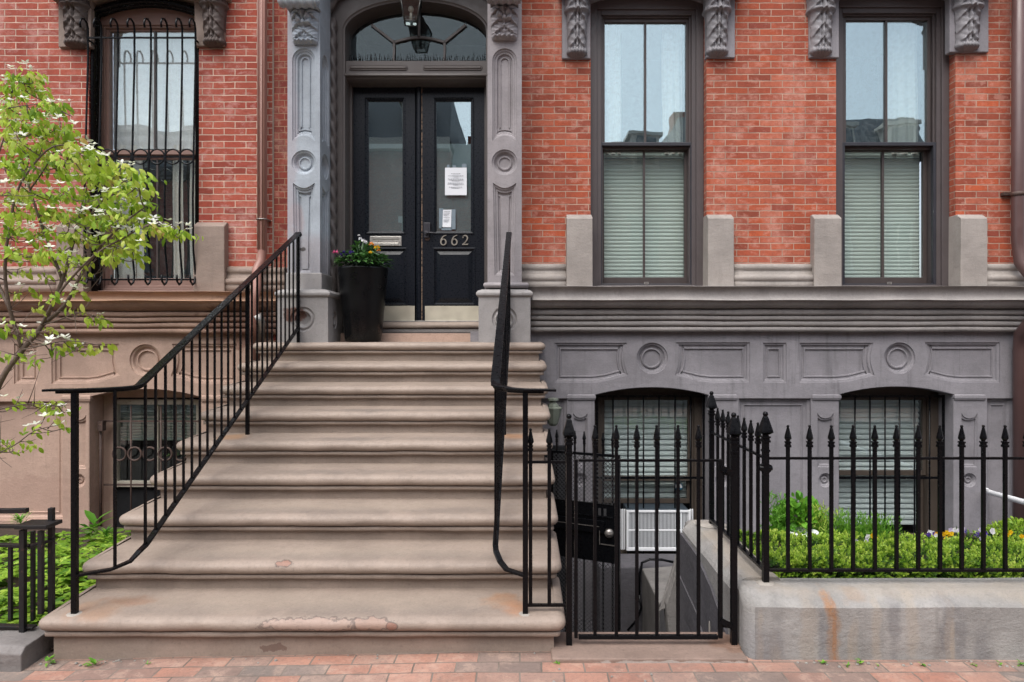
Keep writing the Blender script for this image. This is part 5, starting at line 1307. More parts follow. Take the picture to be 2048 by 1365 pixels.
pansy(1893, 1073, 4.55, ('petal_yellow',), 'bright yellow pansies right of the barred window', 3, 9, .035)
pansy(1911, 1064, 4.55, ('petal_white', 'petal_lilac'), 'white and lilac pansies just above the yellow ones', 4, 7, .025)
pansy(1873, 1074, 4.55, ('petal_white', 'petal_purple'), 'white pansies with dark purple at the left of the yellow ones', 5, 5, .02)
pansy(1958, 1071, 4.55, ('petal_purple', 'petal_lilac', 'petal_purple'), 'dark purple pansies right of the white ones', 6, 11, .05)
pansy(1988, 1068, 4.55, ('petal_white',), 'small white pansies beside the far right boxwood clump', 7, 4, .02)
pansy(2035, 1077, 4.5, ('petal_yellow',), 'yellow pansies at the right end of the hedge', 8, 4, .02)

# ================================================================ NEIGHBOUR HOUSE (left)
nb = empty('brownstone_house', (-4.5, 6.85, 0), 'neighbouring red brick house with pinkish brownstone basement, on the left behind the dogwood', 'house', 'row houses on this side')
wl0, wl1 = -4.33, -3.222
zl2 = Z(583, 6.66)
b = MB()
for x0, x1 in ((-10, wl0), (wl1, P(547)-.004)): b.box(x0, x1, DW, DW+.32, zl2-.2, z_top)
b.box(wl0, wl1, DW, DW+.32, 5.4, z_top); build(b, 'brick_wall', M['brick_l'], nb)
m = MB(); m.box(P(545.5), P(548.5), DW-.012, DW+.1, 1.9, z_top); build(m, 'party_joint', M['bsl_block'], nb)
for x0, x1 in ((X(112, 6.75), wl0+.012), (wl1-.012, X(449, 6.75)-.0)):
    plinth(x0, x1, 6.75, Z(443, 6.76), zl2-.05, 7.05, M['bsl_block'], nb)
zz_ = lambda d: [(y, z - d) for y, z in sill_profile(6.79)]
for x0, x1 in ((X(449, 6.75), X(572, 6.79)), (-10, X(112, 6.75))):
    m = MB(); mould_x(m, zz_(.035), x0, x1, seed=x0); build(m, 'sill_moulding', M['bsl_block'], nb)
m = MB(); mould_x(m, ledge_profile((583, 602, 623, 634, 645.5, 657, 668.5)), -10, X(560, 6.62), .08, .007, 40.0); build(m, 'ledge', M['bsl_ledge'], nb)
lc = -3.776
holes = [(side_panel(103, 238, 688, 768, 752, False), panel_prof, True), (circ(B(291), zb(721), .162), ros_prof, True), (side_panel(344, 474, 688, 768, 752, True), panel_prof, True),
         (rect(B(28), B(76), zb(768), zb(688)), panel_prof, True), (side_panel(-160, -20, 688, 768, 752, True), panel_prof, True),
         window_hole(lc, 1.13, 794, 778, -.72, .24), (rect(B(-110), B(126), -.2, zb(802)), frame_prof, True), (scallop_niche(141, 172, 830, 938), niche_prof, True),
         (circ(B(157), zb(962), .07, 24), [(0, 0), (.006, .012), (.02, .02), (.03, .034), (.038, .036), (.042, .024), (.05, .022), (.056, .034)], True)]
m = MB(); relief(m, rect(-10, -.5, -1.2, zb(667)), holes, front(DB)); build(m, 'basement_wall', M['bsl'], nb)
for x0, x1 in ((128, 180), (405, 470)):
    xa, xb = B(x0), B(x1); m = MB()
    m.rings([[(xa-o, DB+.02, zb(py)), (xa-o, DB-o-.006, zb(py)), (xb+o, DB-o-.006, zb(py)), (xb+o, DB+.02, zb(py))] for o, py in ((.0, 791), (.014, 793), (.016, 798), (.008, 803), (.0, 804))], False, False, False, False)
    build(m, 'pilaster_capital', M['bsl'], nb)
m = MB(); m.box(-10, B(126), DB-.012, DB+.02, zb(803), zb(797)); build(m, 'band_moulding', M['bsl'], nb)
hood(wl0, wl1, nb, M['bsl_block'], 4.985, .12)
for px0, px1, s0, s1, by in ((113, 168, 116, 182, 92), (394, 446, 388, 449, 90)):
    bracket(X((px0+px1)/2, 6.72), DW, zt_b, Z(by, 6.76), (px1-px0)*6.70/1365, .15, M['bsl_bracket'], M['bsl_block'], nb, (X(s0+1, 6.82), X(s1, 6.82), Z(by+3, 6.82)))
# tall window with black arched edge
wn = sub('window', nb, (lc, 7.0, zl2+.01), 'tall window with pink-brown frame and black arched edge')
yb0 = zl2+.005
m = MB(); ap_ = seg_arch(wl0+.02, wl1-.02, 4.93, .11, 18)
m.tube([(wl0+.03, 6.90, yb0)] + [(x, 6.90, z) for x, z in ap_] + [(wl1-.03, 6.90, yb0)], .034, 10); m.tube([(wl0+.034, 6.95, yb0)] + [(lc + (x-lc)*.99, 6.95, z-.012) for x, z in ap_] + [(wl1-.034, 6.95, yb0)], .03, 10)
build(m, 'black_moulding', M['iron'], wn)
m = MB(); frame_rect(m, wl0+.012, wl1-.012, yb0, 5.15, .034, 7.0, 7.16, .05, .3); frame_rect(m, wl0+.046, wl1-.046, yb0+.05, 4.86, .014, 7.02, 7.16, .03, .03); m.box(wl0+.02, wl1-.02, 6.9, 7.0, yb0-.02, yb0+.02); build(m, 'casing', M['wood_pink'], wn, .004)
gx0, gx1 = lc-.475, lc+.475; zm = Z(304, 7.06)
m = MB(); frame_rect(m, gx0-.03, gx1+.03, zm-.03, 4.85, .035, 7.05, 7.1, .045, .04); frame_rect(m, gx0-.03, gx1+.03, yb0+.08, zm-.02, .035, 7.1, 7.14, .08, .05); build(m, 'sash', M['wood_pink'], wn, .003)
m = MB(); m.box(lc-.008, lc+.008, 7.052, 7.095, zm, 4.83); m.box(lc-.009, lc+.009, 7.102, 7.135, yb0+.1, zm); build(m, 'muntin', M['sash_mid'], wn)
m = MB(); m.box(gx0-.01, gx1+.01, 7.07, 7.075, zm, 4.83); build(m, 'upper_pane', M['glass_shade'], wn)
m = MB(); m.box(gx0-.01, gx1+.01, 7.115, 7.12, yb0+.13, zm-.04); build(m, 'lower_pane', M['glass_left'], wn)
m = MB(); m.grid(lambda u, v: (gx0-.02 + (gx1-gx0+.04)*u, 7.17 + .003*math.sin(v*70), zm + .06 + (4.84-zm-.06)*v), 4, 60); build(m, 'shade', M['grey_shade'], wn)
for a, b_, ph in ((.0, .30, .4), (.60, .72, 1.0), (.78, .95, 2.0)): build(curtain_mesh(gx0+a, gx0+b_, 7.17, yb0, zm+.1, 5, .016, ph), 'curtain', M['curtain'], wn)
m = MB(); m.box(gx0-.2, gx1+.2, 7.5, 7.52, yb0-.1, 5.0); build(m, 'room_interior', M['dark_room'], wn)
# its iron window guard with curled bar ends and a row of rings
m = MB(); GY = 6.76
gz = lambda py: Z(py, GY)
bars = [X(px, GY) for px in (176, 203, 236, 269, 302, 335, 364.5, 391)]
for i, x in enumerate(bars):
    pts = [(x, GY-.115, gz(66)), (x, GY-.125, gz(57)), (x, GY-.105, gz(48)), (x, GY-.06, gz(44)), (x, GY-.018, gz(48)), (x, GY, gz(58)), (x, GY, gz(120)), (x, GY-.025, gz(240)), (x, GY-.055, gz(400)), (x, GY-.045, gz(500)), (x, GY, gz(552)), (x, GY-.02, gz(566)), (x, GY-.06, gz(571)), (x, GY-.10, gz(565)), (x, GY-.11, gz(552))]
    m.tube(pts, .010, 8)
for py, o in ((76, 0), (316, -.04), (560, -.01)): m.box(bars[0]-.01, bars[-1]+.01, GY+o-.006, GY+o+.006, gz(py)-.008, gz(py)+.008)
for i in range(len(bars)-1):
    c = (bars[i]+bars[i+1])/2; m.tube([(c + .073*math.cos(a), GY-.04, gz(316) + .073*math.sin(a)) for a in [2*PI*k/20 for k in range(21)]], .008, 6, caps=False)
for x in (bars[0], bars[-1]):
    for py in (80, 560): m.tube([(x, GY, gz(py)), (x, 6.9, gz(py))], .009, 6)
build(m, 'window_guard', M['iron'], wn)
# basement window with weathered white sash and rusty ring guard
bw = sub('basement_window', nb, (lc, 7.1, Z(1080, 7.1)))
m = MB(); D = 7.1; zt2 = Z(788, D)
frame_rect(m, lc-.56, lc+.56, -.7, zt2+.1, .10, D, D+.1, .1, .14); build(m, 'frame', M['bsl'], bw, .006)
m = MB(); zmid = Z(955, D); frame_rect(m, lc-.455, lc+.455, zmid-.1, Z(800, D), .045, D-.01, D+.05, .06, .05); m.box(lc-.016, lc+.016, D-.008, D+.04, zmid, Z(812, D)); build(m, 'sash', M['wood_white'], bw, .004)
m = MB(); m.box(lc-.45, lc+.45, D+.02, D+.025, zmid-.05, Z(803, D)); build(m, 'pane', M['glass_base'], bw)
build(slat_blind(lc-.45, lc+.45, D+.07, Z(885, D), Z(803, D), .03), 'blind', mat_paint('dim_green_blind', (92, 104, 92), .7, .08, .1), bw)
m = MB(); m.box(lc-.45, lc+.45, D+.03, D+.05, -.6, zmid-.12); build(m, 'lower_panel', M['dark_room'], bw)
m = MB(); m.box(lc-.6, lc+.6, D+.25, D+.27, -.8, zt2+.2); build(m, 'room_interior', M['dark_room'], bw)
m = MB(); y_ = 7.02; zz2 = lambda py: Z(py, y_)
for px in (232, 262, 292, 322, 352, 382): m.tube([(X(px, y_), y_, -.6), (X(px, y_), y_, zz2(812))], .009, 6)
for py in (843, 970): m.box(X(208, y_), X(410, y_), y_-.007, y_+.007, zz2(py)-.009, zz2(py)+.009)
for k in range(6): c = X(240+30.5*k, y_); m.tube([(c + .068*math.cos(a), y_-.01, zz2(908) + .068*math.sin(a)) for a in [2*PI*j/18 for j in range(19)]], .011, 6, caps=False)
m.tube([(X(201, 6.98), 6.98, -.5), (X(201, 6.98), 6.98, Z(842, 6.98))], .014, 8); m.box(X(196, 6.95), X(206, 6.95), 6.94, 7.0, Z(862, 6.96), Z(842, 6.96))
build(m, 'window_guard', M['iron_brown'], bw)
# pink-brown downspout with its offset and bare lower joint
m = MB(); px_ = X(525, 6.77)
m.tube([(px_, 6.77, 7.2), (px_, 6.77, Z(500, 6.77)), (px_-.01, 6.76, Z(522, 6.76)), (px_-.03, 6.70, Z(540, 6.72)), (X(512, 6.55), 6.56, Z(575, 6.56)), (X(508, 6.55), 6.55, Z(600, 6.55)), (X(508, 6.55), 6.56, Z(650, 6.56)), (X(508, 6.7), 6.66, Z(668, 6.66)), (X(510, 6.78), 6.79, Z(690, 6.79)), (X(510, 6.78), 6.79, .2)], .044, 12)
for dx in (-.03, -.01, .012, .032): m.tube([(px_+dx, 6.735, 7.2), (px_+dx, 6.735, Z(500, 6.77))], .011, 6)
ds2 = build(m, 'downspout', M['pipe_l'], nb)
m = MB(); m.lathe([(.06, -.006), (.064, 0), (.06, .006)], (px_, 6.77, Z(440, 6.77)), 14); m.box(px_-.06, px_+.06, 6.78, 6.86, Z(441, 6.77), Z(439, 6.77)); build(m, 'strap', M['galv'], ds2)
m = MB(); m.tube([(X(516, 6.6), 6.56, Z(630, 6.56)), (X(522, 6.6), 6.58, Z(645, 6.6)), (X(520, 6.7), 6.70, Z(662, 6.7)), (X(517, 6.74), 6.75, Z(684, 6.75))], .05, 12)
build(m, 'bare_joint', M['galv'], ds2)

# ================================================================ LEFT YARD
m = MB(); m.grid(lambda u, v: (-9 + 6.55*u, 3.62 + 3.3*v, -.02 - .26*max(0, (v-.35)/.65) + .03*noise.noise((u*20, v*12, 3))), 60, 30); tag(build(m, 'yard_soil', M['soil']), kind='structure')
m = MB()
rs = []
for i in range(20):
    x = -6 + 3.50*i/19; w_ = .012*noise.noise((x*4, 1, 1)); zt = .085 + .012*noise.noise((x*5, 3, 1)) - .01
    rs.append([(x, 3.42+w_, -.2), (x, 3.42+w_, zt-.03), (x, 3.45+w_, zt), (x, 3.68, zt+.005), (x, 3.70, -.2)])
m.rings(rs, False, True, True, False); tag(build(m, 'stone_kerb', M['kerb_stone'], None, .006, origin=(-3, 3.55, 0)), 'worn grey granite kerb left of the stoop carrying the rusty fence', 'kerb')
# broken rusty iron fence
rf = empty('broken_fence', (-2.6, 3.62, .08), 'broken rusty black iron fence stub at the left edge beside the stoop', 'fence')
f_ = lambda px, py, D=3.62: (X(px, D), D, Z(py, D))
def vbar(px, py0, py1, w, D, name='picket'):
    m = MB(); x = X(px, D); m.rings([[(x-w/2+.003*noise.noise((t*9, px, 1)), D-w/2, z), (x+w/2+.003*noise.noise((t*9, px, 2)), D-w/2, z), (x+w/2, D+w/2, z), (x-w/2, D+w/2, z)] for t in range(7) for z in (Z(py1, D) + (Z(py0, D)-Z(py1, D))*t/6,)], True, True, True, False)
    build(m, name, M['iron_rust'], rf, .002)
vbar(46, 1060, 1278, .027, 3.60, 'post'); vbar(103, 1016, 1240, .026, 3.68, 'post'); vbar(21, 1092, 1240, .018, 3.62); vbar(66, 1062, 1245, .019, 3.72); vbar(82, 1062, 1228, .024, 3.60)
vbar(-40, 1020, 1260, .03, 3.62); vbar(-85, 1020, 1260, .03, 3.62)
m = MB(); m.tube([f_(-140, 1021), f_(20, 1022), f_(55, 1021)], .01, w=(.014, .012)); build(m, 'top_rail', M['iron_rust'], rf, .002)
m = MB(); m.tube([f_(-140, 1052), f_(50, 1053)], .01, w=(.016, .008)); m.box(X(36, 3.6), X(100, 3.6), 3.57, 3.70, Z(1055, 3.6)-.004, Z(1049, 3.6)); build(m, 'middle_rail', M['iron_rust'], rf, .002)
m = MB(); m.tube([f_(-140, 1086), f_(60, 1092)], .01, w=(.016, .008)); m.tube([f_(60, 1092), f_(110, 1080, 3.68)], .01, w=(.014, .007)); build(m, 'lower_rail', M['iron_rust'], rf, .002)
m = MB(); m.tube([f_(-140, 1248, 3.62), f_(70, 1254, 3.62)], .01, w=(.02, .006)); build(m, 'bottom_rail', M['iron_rust'], rf, .002)
# pachysandra: whorls of leaves on a low mound
rnd = random.Random(17); m = MB(); ti = []
def mound(x, y): return .07 + .10*min(1, max(0, (y-3.66)/.5)) - .10*max(0, y-4.7) + .06*noise.noise((x*2.2, y*2.2, 6)) + .04*noise.noise((x*7, y*7, 2))
for i in range(900):
    y = 3.70 + 1.55*rnd.random()**1.2; x = -2.36 - .1*max(0, 0) - rnd.random()*(1.25 + (y-3.7)*.75)
    z = mound(x, y) - .07*rnd.random()**2
    if x > -2.52 and y > 3.55: x = -2.52 - rnd.random()*.1 - .02 if rnd.random() < .6 else x - .3
    n = rnd.randint(6, 8); a0 = rnd.uniform(0, 2*PI); t0 = .52 + .35*noise.noise((x*6, y*6, 1)) + rnd.gauss(0, .1); tl = Vector((rnd.gauss(0, .25), rnd.gauss(-.15, .25), 1)).normalized()
    for j in range(n):
        a = a0 + 2*PI*j/n + rnd.gauss(0, .2); d = Vector((math.cos(a), math.sin(a), rnd.uniform(.0, .45))) + tl*.1
        leaf(m, ti, (x, y, z), d, tl, rnd.uniform(.045, .075), rnd.uniform(.020, .030), min(1, max(0, t0 + rnd.gauss(0, .12))), .2, .25)
gc = finish(m, ti, 'ground_cover', M['pachy_leaf'], None); tag(gc, kind='stuff', label='bright green low leafy ground cover left of the stoop', cat='ground cover')
def weed(name, label, c, n, L, W, seed, mat='bright_leaf', up=.5, group=None, cat='weed'):
    r = random.Random(seed); m = MB(); ti = []
    for i in range(n):
        a = r.uniform(0, 2*PI); leaf(m, ti, (c[0]+r.gauss(0, L*.15), c[1]+r.gauss(0, L*.1), c[2]+r.random()*L*.5), (math.cos(a), math.sin(a)-.3, r.uniform(up-.3, up+.6)), (0, 0, 1), L*r.uniform(.6, 1.1), W*r.uniform(.7, 1.1), r.uniform(.2, .9), .2, .35)
    m.tint = ti; o = build(m, name, M[mat], None, normals=False, origin=c); tag(o, label, cat, group); return o
weed('broadleaf_weed', 'broad-leaved weed standing above the ground cover by the left stoop edge', q3(188, 1072, 5.2), 9, .17, .07, 41, up=1.0)
weed('feathery_weed', 'feathery green weed beside the brown basement pilaster', q3(40, 1050, 5.2), 60, .09, .008, 42, up=1.0)
weed('feathery_weed', 'fine-leaved weed at the stoop edge right of the broad-leaved one', q3(214, 1075, 4.9), 50, .08, .010, 43, up=.9)

# ================================================================ DOGWOOD
tree = empty('dogwood_tree', (X(-75, 4.7), 4.75, 0), 'flowering dogwood with lime green leaves and white blossoms at the left edge', 'tree')
TD = 4.6
def tp(px, py, dd=0.0): return Vector((X(px, TD+dd), TD+dd, Z(py, TD+dd)))
limbs = [([(-75, 1262, .1), (-60, 1050, .08), (-40, 880, .05), (0, 765, 0), (45, 700, 0), (85, 650, 0), (125, 560, .05), (150, 470, .1), (170, 390, .12)], .030, .008),
         ([(85, 650, 0), (130, 610, -.05), (165, 545, -.12), (205, 490, -.15), (250, 445, -.18), (290, 415, -.2)], .015, .004),
         ([(125, 560, .05), (90, 470, .1), (60, 380, .15), (40, 300, .2), (55, 230, .2), (45, 165, .2)], .011, .003),
         ([(150, 470, .1), (190, 420, 0), (230, 375, -.05), (265, 355, -.1)], .008, .003),
         ([(45, 700, 0), (20, 620, -.1), (10, 540, -.15), (20, 450, -.2), (40, 370, -.2), (95, 300, -.2), (140, 290, -.2)], .014, .004),
         ([(85, 650, 0), (110, 600, -.2), (140, 560, -.25), (190, 510, -.3), (240, 480, -.3), (310, 445, -.3), (350, 455, -.3)], .010, .003),
         ([(20, 620, -.1), (-20, 520, 0), (-30, 400, .1), (0, 300, .1), (20, 240, .1)], .012, .004),
         ([(60, 380, .15), (100, 320, .1), (120, 260, .1), (115, 215, .1)], .006, .002),
         ([(85, 650, 0), (120, 640, -.15), (160, 625, -.2), (210, 640, -.2)], .006, .002), ([(45, 700, 0), (90, 690, -.2), (140, 682, -.25), (198, 690, -.25)], .006, .002),
         ([(-40, 880, .05), (-20, 830, -.2), (30, 812, -.3), (80, 808, -.3), (125, 815, -.3)], .006, .002), ([(-40, 880, .05), (-10, 905, -.2), (30, 890, -.3), (70, 862, -.35), (120, 850, -.35)], .006, .002),
         ([(0, 765, 0), (-40, 690, .1), (-90, 560, .1), (-110, 400, .1)], .014, .006), ([(125, 560, .05), (160, 560, .1), (200, 545, .1)], .006, .002)]
samples = []; m = MB()
def smooth_path(pts, k=4):
    out = []
    for i in range(len(pts)-1):
        p0, p1, p2, p3 = pts[max(i-1, 0)], pts[i], pts[i+1], pts[min(i+2, len(pts)-1)]
        for j in range(k):
            t = j/k; out.append(.5*((2*p1) + (p2-p0)*t + (2*p0-5*p1+4*p2-p3)*t*t + (3*p1-p0-3*p2+p3)*t**3))
    out.append(pts[-1]); return out
for li, (pts, r0, r1) in enumerate(limbs):
    pth = smooth_path([tp(*p) for p in pts]); n = len(pth)
    m.tube(pth, [r0 + (r1-r0)*(i/(n-1))**.8 for i in range(n)], 8); samples += [(p, r1) for p in pth[4:]]
trunk_mb = m
cl = [(40,155),(62,150),(28,178),(72,182),(12,215),(95,215),(115,222),(60,225),(20,240),(45,255),(80,258),(102,250),(126,262),(10,270),(40,285),(75,290),(110,285),(145,292),(168,305),(60,315),(20,310),(130,315),(165,325),(190,318),(100,335),(30,345),(65,350),(140,350),(180,350),(205,335),(205,365),(235,350),(262,345),(280,352),(265,375),(240,385),(20,385),(60,390),(100,385),(140,385),(175,395),(205,400),(283,392),(258,408),(232,420),(30,425),(70,425),(110,430),(150,430),(185,440),(218,440),(255,442),(275,428),(305,445),(332,455),(352,462),(20,465),(60,465),(100,470),(140,470),(175,475),(208,478),(238,465),(245,492),(230,510),(262,480),(272,498),(30,505),(70,510),(110,510),(150,515),(40,545),(90,548),(130,555),(20,590),(60,580),(165,545),(175,590),(70,610),(100,595),(150,615),(185,632),(208,640),(30,640),(20,660),(60,665),(90,660),(110,692),(130,686),(148,690),(170,700),(198,690),(35,710),(75,720),(15,705),(40,808),(75,802),(118,805),(95,822),(132,818),(70,858),(112,842),(128,858),(20,885),(45,880),(48,905),(10,892),(-30,200),(-40,300),(-30,380),(-60,450),(-40,520),(-60,600),(-40,260),(-80,350),(-20,470),(-30,650)]
rnd = random.Random(29); lv = MB(); lt = []; fl = MB(); ft = []; tw = MB()
thin = [(x, y) for x, y in cl if y > 530]
for ci, (px, py) in enumerate(cl):
    sparse = py > 525
    reps = 1 if sparse else 3
    for rep in range(reps):
        tgt = tp(px + rnd.gauss(0, 6 if not sparse else 3), py + rnd.gauss(0, 7 if not sparse else 3), rnd.uniform(-.35, .35))
        src = min(samples, key=lambda s: (s[0]-tgt).length + (.15 if s[0].z > tgt.z + .05 else 0))[0]
        mid = (src + tgt)/2 + Vector((rnd.gauss(0, .03), rnd.gauss(0, .03), -.03))
        pth = smooth_path([src, mid, tgt], 4); tw.tube(pth, [.0042 - .0026*i/(len(pth)-1) for i in range(len(pth))], 5)
        samples.append((tgt*.6 + mid*.4, .002))
        out = (tgt - src); out.z = max(-.05, out.z*.4); out = out.normalized() if out.length > .01 else Vector((1, 0, 0))
        n = rnd.randint(7, 11) if sparse else rnd.randint(11, 17)
        tint0 = rnd.gauss(.38, .16)
        for i in range(n):
            a = rnd.uniform(-2.6, 2.6); h = math.atan2(out.y, out.x) + a
            d = Vector((math.cos(h), math.sin(h)*.6, rnd.uniform(-2.0, -.15)))
            b0 = tgt + Vector((rnd.gauss(0, .034), rnd.gauss(0, .05), rnd.gauss(0, .016)))
            L = rnd.choice((1, 1, .7))*rnd.uniform(.038, .066); leaf(lv, lt, b0, d, (rnd.gauss(0, .35), -1.0+rnd.gauss(0, .4), .8), L, L*rnd.uniform(.42, .56), min(1, max(0, tint0 + rnd.gauss(0, .14))), rnd.uniform(.05, .3), rnd.uniform(.15, .45))
        if rnd.random() < .68:
            for k in range(rnd.randint(1, 3)):
                c = tgt + Vector((rnd.gauss(0, .045), rnd.gauss(0, .04)-.06, .022 + rnd.random()*.03)); a0 = rnd.uniform(0, PI/2); tl = Vector((rnd.gauss(0, .25), rnd.gauss(-.3, .2), 1)).normalized()
                for j in range(4):
                    a = a0 + j*PI/2; d = Vector((math.cos(a), math.sin(a), 0)); d = (d - tl*d.dot(tl)).normalized() + tl*rnd.uniform(.05, .35); leaf(fl, ft, c, d, tl, rnd.uniform(.027, .040), rnd.uniform(.015, .022), rnd.random(), .15, -.12)
finish(lv, lt, 'foliage', M['dogwood_leaf'], tree); finish(fl, ft, 'blossoms', M['dogwood_flower'], tree)
for k in range(90):                                          # bare twigs low in the crown
    s = rnd.choice([q_ for q_ in samples if q_[0].z < Z(480, TD)])[0]; d = Vector((rnd.gauss(.4, .6), rnd.gauss(-.1, .4), rnd.gauss(.5, .5))).normalized()*rnd.uniform(.08, .28)
    tw.tube([s, s + d*.5 + Vector((0, 0, -.01)), s + d], [.003, .0022, .0012], 5)
trunk_mb.add(tw.v, tw.f, True); build(trunk_mb, 'trunk', M['bark'], tree)

# ================================================================ PAVEMENT, STREET, HOUSES OPPOSITE
def gz_(x): return 0.0 if x > -.2 else (x+.2)*.019
m = MB()
m.grid(lambda u, v: (-14 + 28*u, -1.6 + 5.3*v, gz_(-14 + 28*u) + .004*noise.noise(((-14+28*u)*2, (-1.6+5.3*v)*2, 0))*(1 if abs(u-.5) < .3 else 0)), 112, 24)
tag(build(m, 'sidewalk', M['paving']), kind='structure')
m = MB(); m.grid(lambda u, v: (-60 + 120*u, -300 + 298.4*v, -.28), 4, 4); tag(build(m, 'ground', M['asphalt']), kind='structure')
m = MB(); m.box(-60, 60, -1.78, -1.6, -.4, -.08); m.box(-60, 60, -11.2, -11.0, -.4, -.08); tag(build(m, 'kerb', M['kerb_stone']), kind='structure')
m = MB(); m.box(-60, 60, -15.2, -11.2, -.4, -.09); tag(build(m, 'far_pavement', M['far_pave']), kind='structure')
def far_house(x0, x1, h, roof_h, label, brick, seed):
    root = empty('row_house', ((x0+x1)/2, -15, 0), label, 'house', 'houses across the street')
    m = MB(); m.box(x0, x1, -25, -15, -.1, h); build(m, 'wall', brick, root)
    m = MB(); m.box(x0, x1, -15.0, -14.6, h-.15, h+.35); m.box(x0, x1, -14.995, -14.8, 4.0, 4.3); build(m, 'cornice', M['far_trim'] if seed % 2 else M['sash_dark'], root)
    m = MB(); m.rings([[(x0, -14.9, h+.35), (x1, -14.9, h+.35), (x1, -25, h+.35), (x0, -25, h+.35)], [(x0+.05, -16.2, h+.35+roof_h), (x1-.05, -16.2, h+.35+roof_h), (x1-.05, -24, h+.35+roof_h), (x0+.05, -24, h+.35+roof_h)]], True, False, True, False)
    rf_ = build(m, 'roof', M['slate'], root)
    n = max(2, int((x1-x0)/2.6)); m0 = None
    for i in range(n):
        x = x0 + (x1-x0)*(i+.5)/n
        for k in range(3):
            z = 1.3 + 3.3*k
            if z + 2.2 > h: continue
            m = MB(); frame_rect(m, x-.6, x+.6, z, z+2.1, .09, -15.01, -14.93); m.box(x-.04, x+.04, -15.0, -14.94, z+.1, z+2.0); m.box(x-.5, x+.5, -15.0, -14.95, z+1.0, z+1.1); m.box(x-.75, x+.75, -14.99, -14.85, z-.15, z); m.box(x-.75, x+.75, -14.99, -14.9, z+2.1, z+2.35)
            wf = build(m, 'window', M['far_trim'] if seed % 2 else M['sash_dark'], root)
            m = MB(); m.box(x-.52, x+.52, -14.99, -14.97, z+.08, z+2.02); build(m, 'pane', M['far_pane'], wf)
        if roof_h > 1:
            m = MB(); m.box(x-.55, x+.55, -16.3, -14.75, h+.4, h+1.9); m.box(x-.7, x+.7, -16.3, -14.65, h+1.9, h+2.05); dm = build(m, 'dormer', M['far_trim'], root)
            m = MB(); m.box(x-.4, x+.4, -14.76, -14.72, h+.6, h+1.8); build(m, 'pane', M['far_pane'], dm)
    m = MB(); cxx = x0+.8; m.box(cxx-.4, cxx+.4, -20, -19, h, h+roof_h+1.6); build(m, 'chimney', brick, root)
M['far_pane'] = mat_paint('far_window_pane', (52, 66, 76), .12, .1, .0)
far_house(-30, -21, 9.0, 2.2, 'brick row house across the street, mansard roof with pale dormers, far left', M['brick_o'], 1)
far_house(-20.98, -12, 8.6, 2.0, 'brick row house across the street with dark cornice, left of the middle', M['brick_o'], 2)
far_house(-11.98, -3, 9.9, 2.4, 'brick row house across the street with pale trim opposite the door', M['brick_o'], 3)
far_house(-2.98, 7, 8.4, 1.6, 'lower dark-trimmed brick row house across the street', M['brick_o'], 4)
far_house(7.02, 17.5, 8.8, 2.3, 'brick row house across the street with pale dormers on the right', M['brick_o'], 5)
far_house(17.52, 30, 8.6, .3, 'flat-roofed brick row house across the street, far right', M['brick_o'], 6)
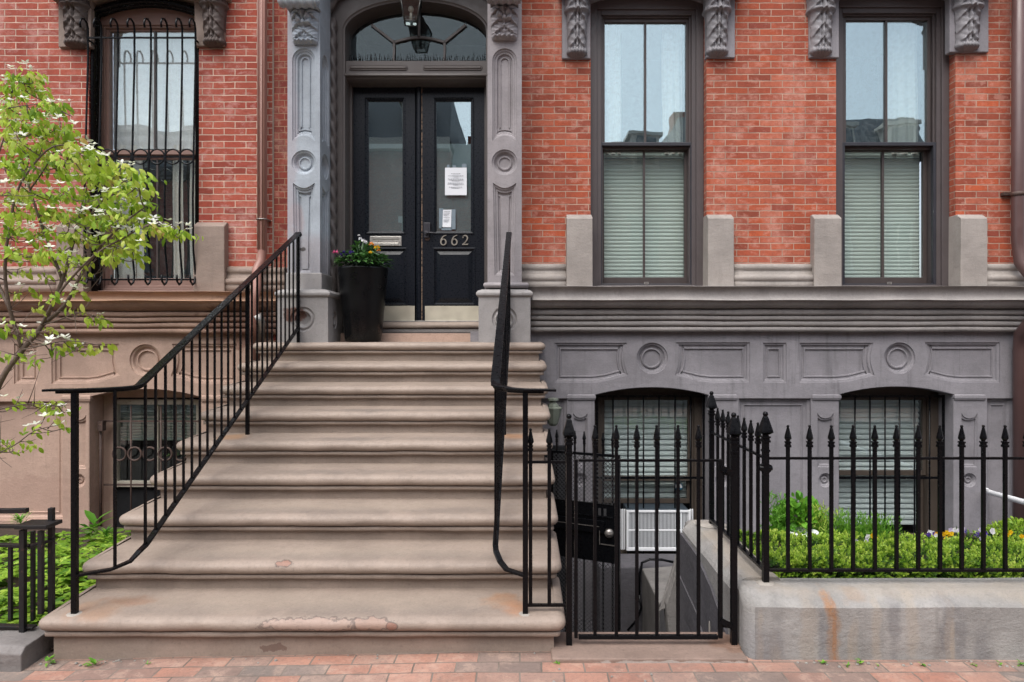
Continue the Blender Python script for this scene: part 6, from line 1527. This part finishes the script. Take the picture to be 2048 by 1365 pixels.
# weeds and debris along the wall feet
for k, (px, py, D, n, L) in enumerate(((103, 1321, 3.52, 9, .05), (196, 1313, 3.50, 8, .05), (178, 1316, 3.5, 6, .02), (303, 1318, 3.5, 5, .02), (1115, 1308, 3.44, 7, .022), (1640, 1316, 3.44, 8, .035), (1688, 1320, 3.42, 8, .028), (1713, 1316, 3.44, 7, .04), (1838, 1321, 3.42, 8, .03), (1942, 1322, 3.42, 6, .03), (1990, 1322, 3.42, 7, .032), (2034, 1323, 3.42, 9, .035), (1750, 1322, 3.42, 4, .02))):
    x = X(px, D)
    labs = ['small weed with pointed leaves at the left foot of the stoop', 'small weed growing between stoop and pavement, second from the stoop corner', 'tuft of moss-like weed just left of the second stoop weed', 'tiny weed under the left middle of the bottom step', 'tiny weed at the right foot of the stoop by the gate',
            'weed with upright leaves at the garden wall foot, nearest the gate', 'low weed under the orange rust streak of the garden wall', 'weed just right of the orange rust streak', 'weed at the middle of the garden wall foot', 'weed right of the middle of the garden wall foot', 'weed third from the right along the garden wall foot', 'leafy weed at the right end of the garden wall foot', 'tiny yellowing weed right of the rust streak']
    weed('pavement_weed', labs[k], (x, D-.03, gz_(x)), n, L*(.7 if k > 4 else .9), L*.32, 60+k, group='weeds along the pavement edge')
m = MB(); r = random.Random(77)
for i in range(70):
    x = r.uniform(-2.6, 3.2); y = 3.40 + r.gauss(0, .02) if x > 1.15 else 3.50 + r.gauss(0, .015); s = r.uniform(.003, .010)
    if .1 < x < 1.15: y = 3.2 + r.random()*.2
    m.lathe([(.0, 0), (s, .001), (s*.7, s*.7), (.0, s*.8)], (x, y, gz_(x)), 5, smooth=False)
tag(build(m, 'debris', M['far_pave']), kind='stuff', label='crumbs of mortar and grit along the wall feet', cat='debris')

# ================================================================ LIGHT
w = bpy.data.worlds.new('World'); sc.world = w; w.use_nodes = True
nt = w.node_tree; bg = nt.nodes['Background']
sky = nt.nodes.new('ShaderNodeTexSky'); sky.sky_type = 'NISHITA'; sky.sun_disc = False
el, az = math.radians(60), math.radians(205)
sky.sun_elevation = el; sky.sun_rotation = az; sky.air_density = 1.0; sky.dust_density = 4.0; sky.ozone_density = 1.0
hs = nt.nodes.new('ShaderNodeHueSaturation'); hs.inputs['Saturation'].default_value = .5
nt.links.new(sky.outputs[0], hs.inputs['Color']); nt.links.new(hs.outputs[0], bg.inputs[0]); bg.inputs[1].default_value = .13
sun = bpy.data.lights.new('sun', 'SUN'); sun.energy = 1.3; sun.angle = math.radians(60); sun.color = (1, .98, .96)
so = bpy.data.objects.new('sun', sun); C.objects.link(so)
sd3 = Vector((math.sin(az)*math.cos(el), math.cos(az)*math.cos(el), math.sin(el)))   # towards the sun
so.rotation_euler = sd3.to_track_quat('Z', 'Y').to_euler(); so.location = (0, -5, 12)
sc.view_settings.view_transform = 'Standard'; sc.view_settings.look = 'None'; sc.view_settings.exposure = 0.98; sc.view_settings.gamma = 1.0
sc.render.filter_size = 1.1; sc.cycles.max_bounces = 8; sc.cycles.transparent_max_bounces = 12; sc.cycles.use_denoising = True
